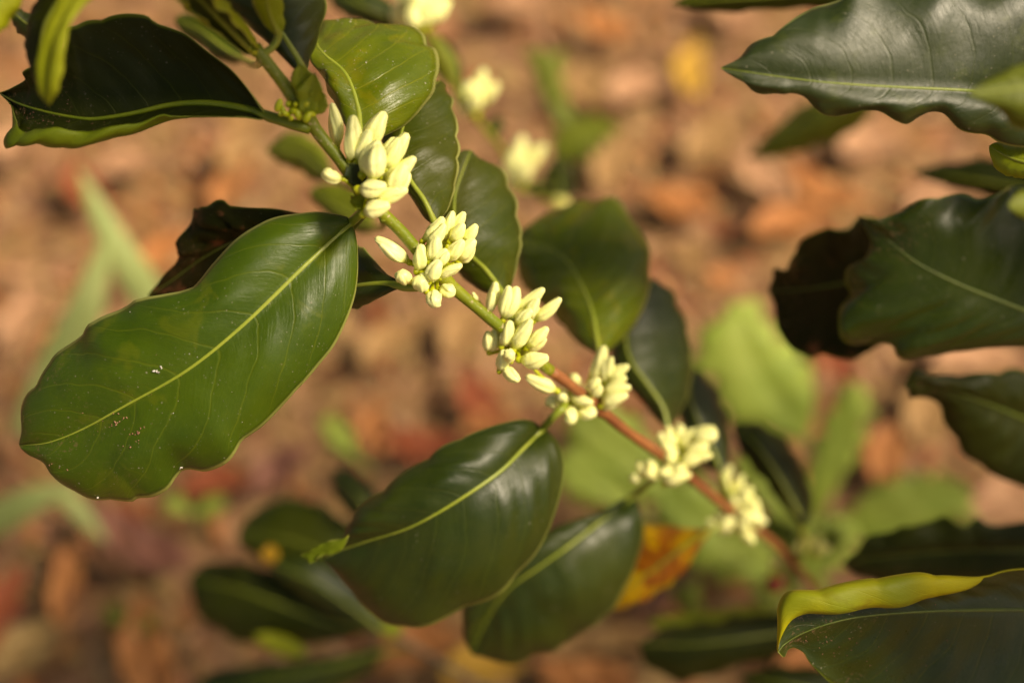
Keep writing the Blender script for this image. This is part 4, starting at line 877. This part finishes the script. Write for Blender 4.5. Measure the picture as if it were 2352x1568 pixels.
# unseen leaves added towards the sun, outside the frame, to shade the right-hand leaves
def toward_sun(x, y, d, t):
    p = P(x, y, d) + sd * t - CAM
    dd = p.dot(FWD); return (1176 + p.dot(RGT) / (K * dd), 784 - p.dot(UPV) / (K * dd), dd)
rq = random.Random(11)
for (x, y, d, t, ang, L_) in [(2230, 600, .54, .17, 200, .13), (1900, 650, .58, .30, 160, .12), (1860, 740, .58, .31, 190, .11), 
                              (2320, 1250, .60, .20, 170, .12), (2200, 1480, .51, .17, 170, .13), (2060, 1500, .50, .20, 200, .11), (2330, 1420, .51, .14, 180, .12), (2300, 480, .54, .16, 160, .11), (1700, 1480, .65, .45, 180, .13)]:
    cx, cy, dd = toward_sun(x, y, d, t)
    h = L_ / (K * dd) / 2; ca, sa = math.cos(R(ang)), math.sin(R(ang))
    x0, y0, x1, y1 = cx - h * ca, cy - h * sa, cx + h * ca, cy + h * sa
    if x1 < 2480: sh = 2480 - x1; x0 += sh; x1 += sh
    simple_leaf(rsb, x0, y0, dd, x1, y1, dd + .01, 0.055 / (K * dd), 'leaf_mid', side=0.006, nu=24, petiole=[(x0 + 130, y0 - 20, dd + .03)])
CLEAR = [P(1690, 1180, .61), P(1850, 1270, .66), P(1545, 1062, .57), P(1372, 935, .536), P(1150, 1150, .52), P(900, 1250, .52), P(1300, 1280, .57), P(1750, 850, 1.03)]
for k in range(130):  # more unseen leaves, added to darken the lower left ground
    px_, py_, pz_ = rq.uniform(.36, .95), rq.uniform(-.12, .42), rq.uniform(.77, 1.15)
    if pz_ > .77 + (px_ - .36) * 1.2 + .12: continue
    p = Vector((px_, py_, pz_)) - CAM; dd = p.dot(FWD)
    if dd < 0.05 or any(((Vector((px_, py_, pz_)) - q_).cross(sd)).length < .085 for q_ in CLEAR): continue
    a_ = rq.uniform(0, 6.3); t_ = Vector((math.cos(a_), math.sin(a_), rq.uniform(-.3, .2))) * .06; c_ = Vector((-math.sin(a_), math.cos(a_), 0)) * .026
    V = []; F = []
    for i in range(9):
        f = i / 8; pw = math.sin(math.pi * min(.98, max(.02, f)) ** .9) ** .8
        for j in (-1, -.5, 0, .5, 1): V.append(Vector((px_, py_, pz_)) + t_ * (2 * f - 1) + c_ * (pw * j) + Vector((0, 0, -.006 * j * j * pw - .008 * (2 * f - 1) ** 2)))
    for i in range(8):
        for j in range(4): F.append((i * 5 + j, i * 5 + j + 1, i * 5 + j + 6, i * 5 + j + 5))
    o = link('leaf', V, F, M['leaf_mid'], rsb, [(i // 5 / 8, (i % 5) / 4) for i in range(45)])
    th_ = o.modifiers.new('thickness', 'SOLIDIFY'); th_.thickness = 0.0004
def wtwig(pts, r):  # unseen twigs added to carry the shading leaves
    Vt, Ft, Ut = tube_mesh(catmull([Vector(p) for p in pts], 20), [r] * 20, 8); link('branch', Vt, Ft, M['wood'], rsb, Ut)
wtwig([trunk[-1], (.55, .25, .97), (.75, .10, 1.05), (.95, 0, 1.07)], .003)
wtwig([trunk[-6], (.45, .15, .82), (.6, .0, .89), (.8, -.1, .92)], .003)
# dark red berry with a yellow scale near the end of the branch
V = []; F = []; ellipsoid(V, F, P(1780, 1338, .70), 0.0055, Vector((0.2, 0.1, 1)), 1.15, 14, 10)
M['berry'] = simple_mat('berry_red', (0.20, 0.01, 0.012), (0.30, 0.02, 0.02), rough=0.3)
link('berry', V, F, M['berry'], br)

# ================================================================== UNSEEN TREE ADDED TO BLOCK SKY LIGHT
tt = root('unseen_shade_tree', (-2.3, -1.9, 0), 'unseen tree added behind the camera, its spreading crown blocking sky light', 'tree')
Vt, Ft, Ut = tube_mesh(catmull([Vector((-2.3, -1.9, 0)), Vector((-2.25, -1.85, 1.2)), Vector((-2.0, -1.6, 2.4)), Vector((-1.2, -0.9, 3.6)), Vector((-.3, -.3, 4.3))], 24), [.16 - .005 * i for i in range(24)], 12)
link('trunk', Vt, Ft, M['bark'], tt, Ut)
rt_ = random.Random(21); V = []; F = []
cl = [(rt_.uniform(0, 6.283), math.asin(rt_.uniform(.16, 1.0)), rt_.uniform(2.6, 4.6)) for _ in range(330)]
for az_, el_, r_ in cl:
    cdir = Vector((math.sin(az_) * math.cos(el_), math.cos(az_) * math.cos(el_), math.sin(el_)))
    if cdir.angle(sd) < R(30): continue  # crown left open around the sun, shaping the light
    c0 = Vector((0, .3, .8)) + cdir * r_
    for k in range(34):
        p = c0 + Vector((rt_.gauss(0, 1), rt_.gauss(0, 1), rt_.gauss(0, .7))) * .30
        if p.z < 1.4: continue
        g_ = p - sd * (p.z / sd.z)
        if -1.4 < g_.x < 1.5 and -.4 < g_.y < 2.6 and rt_.random() < .95: continue
        a_ = Vector((rt_.uniform(-1, 1), rt_.uniform(-1, 1), rt_.uniform(-.5, .5))).normalized(); b_ = a_.cross(Vector((rt_.uniform(-.5, .5), rt_.uniform(-.5, .5), 1))).normalized()
        L_ = rt_.uniform(.07, .13); q_ = len(V)
        V += [p - a_ * L_, p + b_ * L_ * .4, p + a_ * L_, p - b_ * L_ * .4]; F.append((q_, q_ + 1, q_ + 2, q_ + 3))
M['crown'] = simple_mat('added_crown_leaves', (0.05, 0.08, 0.01), (0.08, 0.12, 0.015), scale=3, rough=0.5, bump=0, trans=0.3, tcol=(0.12, 0.2, 0.02))
link('crown', V, F, M['crown'], tt, None, False)['kind'] = 'stuff'

# ================================================================== WEEDS AND GRASS
def weed(name, label, cat, leaves, mat, foot, group=None):
    g = G(*foot, 0.0); g.z = gh(g.x, g.y)
    rt = root(name, g, label, cat, group)
    for lf in leaves:
        m_, l_, r_ = lf[:3]
        o = leaf(rt, m_, l_, r_, lf[3] if len(lf) > 3 else mat, rib=0.0016, quilt=0.0015, nu=44, ndv=6, dl=0.01, dr=0.01, wave=0.003, under=mat, scal=0.006)
        b = P(*m_[0]); path = catmull([g, g.lerp(b, 0.5) + Vector((0.01, -0.01, 0.02)), b], 12)
        Vt, Ft, Ut = tube_mesh(path, [0.0018] * 12, 6); link('stalk', Vt, Ft, M['grass'], rt, Ut)
    return rt
weed('broadleaf_weed', 'light green broad leaved weed beyond the lower end of the branch', 'weed', [
  ([(1850, 1015, 1.06), (1800, 930, 1.04), (1745, 840, 1.03), (1690, 690, 1.02)], [(1790, 1000), (1735, 975), (1675, 965), (1630, 880), (1590, 840), (1620, 760)], [(1865, 960), (1870, 880), (1830, 810), (1775, 760), (1740, 700)]),
  ([(1870, 1200, 1.10), (1895, 1100, 1.07), (1935, 980, 1.04), (1965, 870, 1.02)], [(1850, 1120), (1880, 1000), (1930, 900)], [(1910, 1140), (1965, 1040), (2000, 940)]),
  ([(1930, 1210, 1.10), (2020, 1180, 1.07), (2100, 1150, 1.05), (2215, 1110, 1.04)], [(1980, 1140), (2060, 1095), (2150, 1090)], [(1990, 1240), (2080, 1240), (2180, 1200), (2240, 1190)])],
  'weed', (1890, 1160))
weed('broadleaf_weed', 'pale green weed leaves seen under the brown part of the stem', 'weed', [
  ([(1600, 1180, .98), (1520, 1110, .97), (1430, 1040, .96), (1300, 930, .96)], [(1530, 1060), (1450, 960), (1370, 900), (1300, 890)], [(1560, 1180), (1480, 1150), (1390, 1090), (1310, 1010)]),
  ([(1480, 1190, .98), (1420, 1140, .97), (1340, 1090, .96), (1270, 1070, .96)], [(1450, 1110), (1380, 1050), (1310, 1030)], [(1440, 1180), (1370, 1160), (1300, 1130)]),
  ([(1800, 1340, 1.00), (1720, 1290, .98), (1640, 1220, .97), (1510, 1130, .97)], [(1760, 1230), (1680, 1150), (1600, 1100)], [(1740, 1330), (1650, 1330), (1570, 1270), (1510, 1180)]),
  ([(1860, 1300, 1.02), (1820, 1200, 1.0), (1780, 1110, .99), (1700, 1020, .99)], [(1800, 1230), (1740, 1150), (1700, 1080)], [(1870, 1220), (1840, 1130), (1780, 1060)]),
  ([(1840, 1330, 1.00), (1880, 1270, .98), (1920, 1220, .97), (1965, 1190, .97)], [(1835, 1270), (1870, 1210), (1920, 1180)], [(1890, 1320), (1940, 1290), (1970, 1240)])],
  'weed', (1640, 1250))
weed('broadleaf_weed', 'olive forked weed standing right of the blurred bud heads', 'weed', [
  ([(1320, 330, 1.20), (1290, 260, 1.18), (1262, 195, 1.16), (1245, 115, 1.15)], [(1280, 300), (1255, 230), (1230, 170), (1205, 125)], [(1330, 290), (1300, 230), (1290, 170), (1290, 125)]),
  ([(1270, 370, 1.20), (1310, 330, 1.18), (1360, 300, 1.17), (1425, 290, 1.16)], [(1265, 320), (1310, 280), (1370, 270)], [(1300, 375), (1350, 360), (1400, 320)])],
  'weed_olive', (1300, 370))
weed('seedling', 'tiny bright green seedling on the soil near the bottom left', 'seedling', [
  ([(300, 1430, 1.24), (280, 1418, 1.235), (262, 1408, 1.23), (240, 1398, 1.23)], [(285, 1405), (258, 1388)], [(280, 1435), (250, 1428)]),
  ([(300, 1430, 1.24), (325, 1428, 1.235), (345, 1430, 1.23), (365, 1425, 1.23)], [(320, 1412), (345, 1410)], [(325, 1445), (350, 1442)])], 'weed_olive', (300, 1440))
weed('seedling', 'small dull green seedling right of the big leaf', 'seedling', [
  ([(830, 1060, 1.30), (795, 1020, 1.29), (760, 990, 1.29), (735, 960, 1.29)], [(800, 990), (765, 960)], [(800, 1045), (760, 1020)])], 'weed', (830, 1070))
weed('seedling', 'faint green seedlings just below the big leaf', 'seedling', [
  ([(440, 1180, 1.26), (420, 1165, 1.255), (400, 1155, 1.25), (375, 1150, 1.25)], [(420, 1145), (395, 1138)], [(415, 1178), (390, 1172)]),
  ([(440, 1180, 1.26), (470, 1170, 1.255), (495, 1160, 1.25), (520, 1150, 1.25)], [(470, 1150), (500, 1140)], [(475, 1185), (505, 1172)])], 'weed', (440, 1190))

rw = random.Random(8)
wg = root('weed_patch', G(1750, 1300), 'low green weeds growing behind the lower end of the stem', 'weed')
for k in range(26):
    x_, y_ = rw.uniform(1420, 1950), rw.uniform(1040, 1350)
    a_ = rw.uniform(0, 6.28); l_ = rw.uniform(60, 130); d_ = rw.uniform(.90, 1.15)
    simple_leaf(wg, x_, y_, d_ + .05, x_ + math.cos(a_) * l_, y_ + math.sin(a_) * l_, d_, l_ * rw.uniform(.35, .6), rw.choice(('weed', 'weed_olive', 'weed_olive', 'leaf_mid')), nu=18, ndv=4, rib_on=False, scal=.003)
def blade(rt, pts, wpx):
    """grass blade: pts (x, y, d) base to tip"""
    c = catmull([P(*p) for p in pts], 24); V = []; F = []
    for i, p in enumerate(c):
        f = i / 23; t = (c[min(i + 1, 23)] - c[max(0, i - 1)]).normalized()
        s = t.cross((p - CAM).normalized()).normalized()
        wd = wpx * 0.5 * K * pts[0][2] * (math.sin(math.pi * (0.25 + 0.75 * f)) ** 0.7 if f < 1 else 0.02)
        nrm = (CAM - p).normalized()
        V += [p - s * wd + nrm * wd * 0.25, p, p + s * wd + nrm * wd * 0.25]
    for i in range(23):
        for j in range(2):
            q = i * 3 + j; F.append((q, q + 1, q + 4, q + 3))
    o = link('blade', V, F, M['grass'], rt); s_ = o.modifiers.new('thickness', 'SOLIDIFY'); s_.thickness = 0.0004
gt = root('grass_tuft', G(330, 900), 'crossed pale green grass blades behind the big leaf', 'grass')
blade(gt, [(400, 820, 1.25), (340, 680, 1.15), (260, 550, 1.08), (178, 385, 1.04)], 62)
blade(gt, [(60, 1010, 1.25), (140, 830, 1.15), (200, 700, 1.08), (250, 530, 1.04)], 80)
gt2 = root('grass_tuft', G(-60, 1230), 'grass blade crossing the left edge below the big leaf', 'grass')
blade(gt2, [(-80, 1225, 1.22), (10, 1180, 1.15), (80, 1145, 1.11), (180, 1110, 1.09)], 64)
blade(gt2, [(120, 1120, 1.22), (170, 1160, 1.22), (205, 1200, 1.23), (245, 1245, 1.24)], 34)
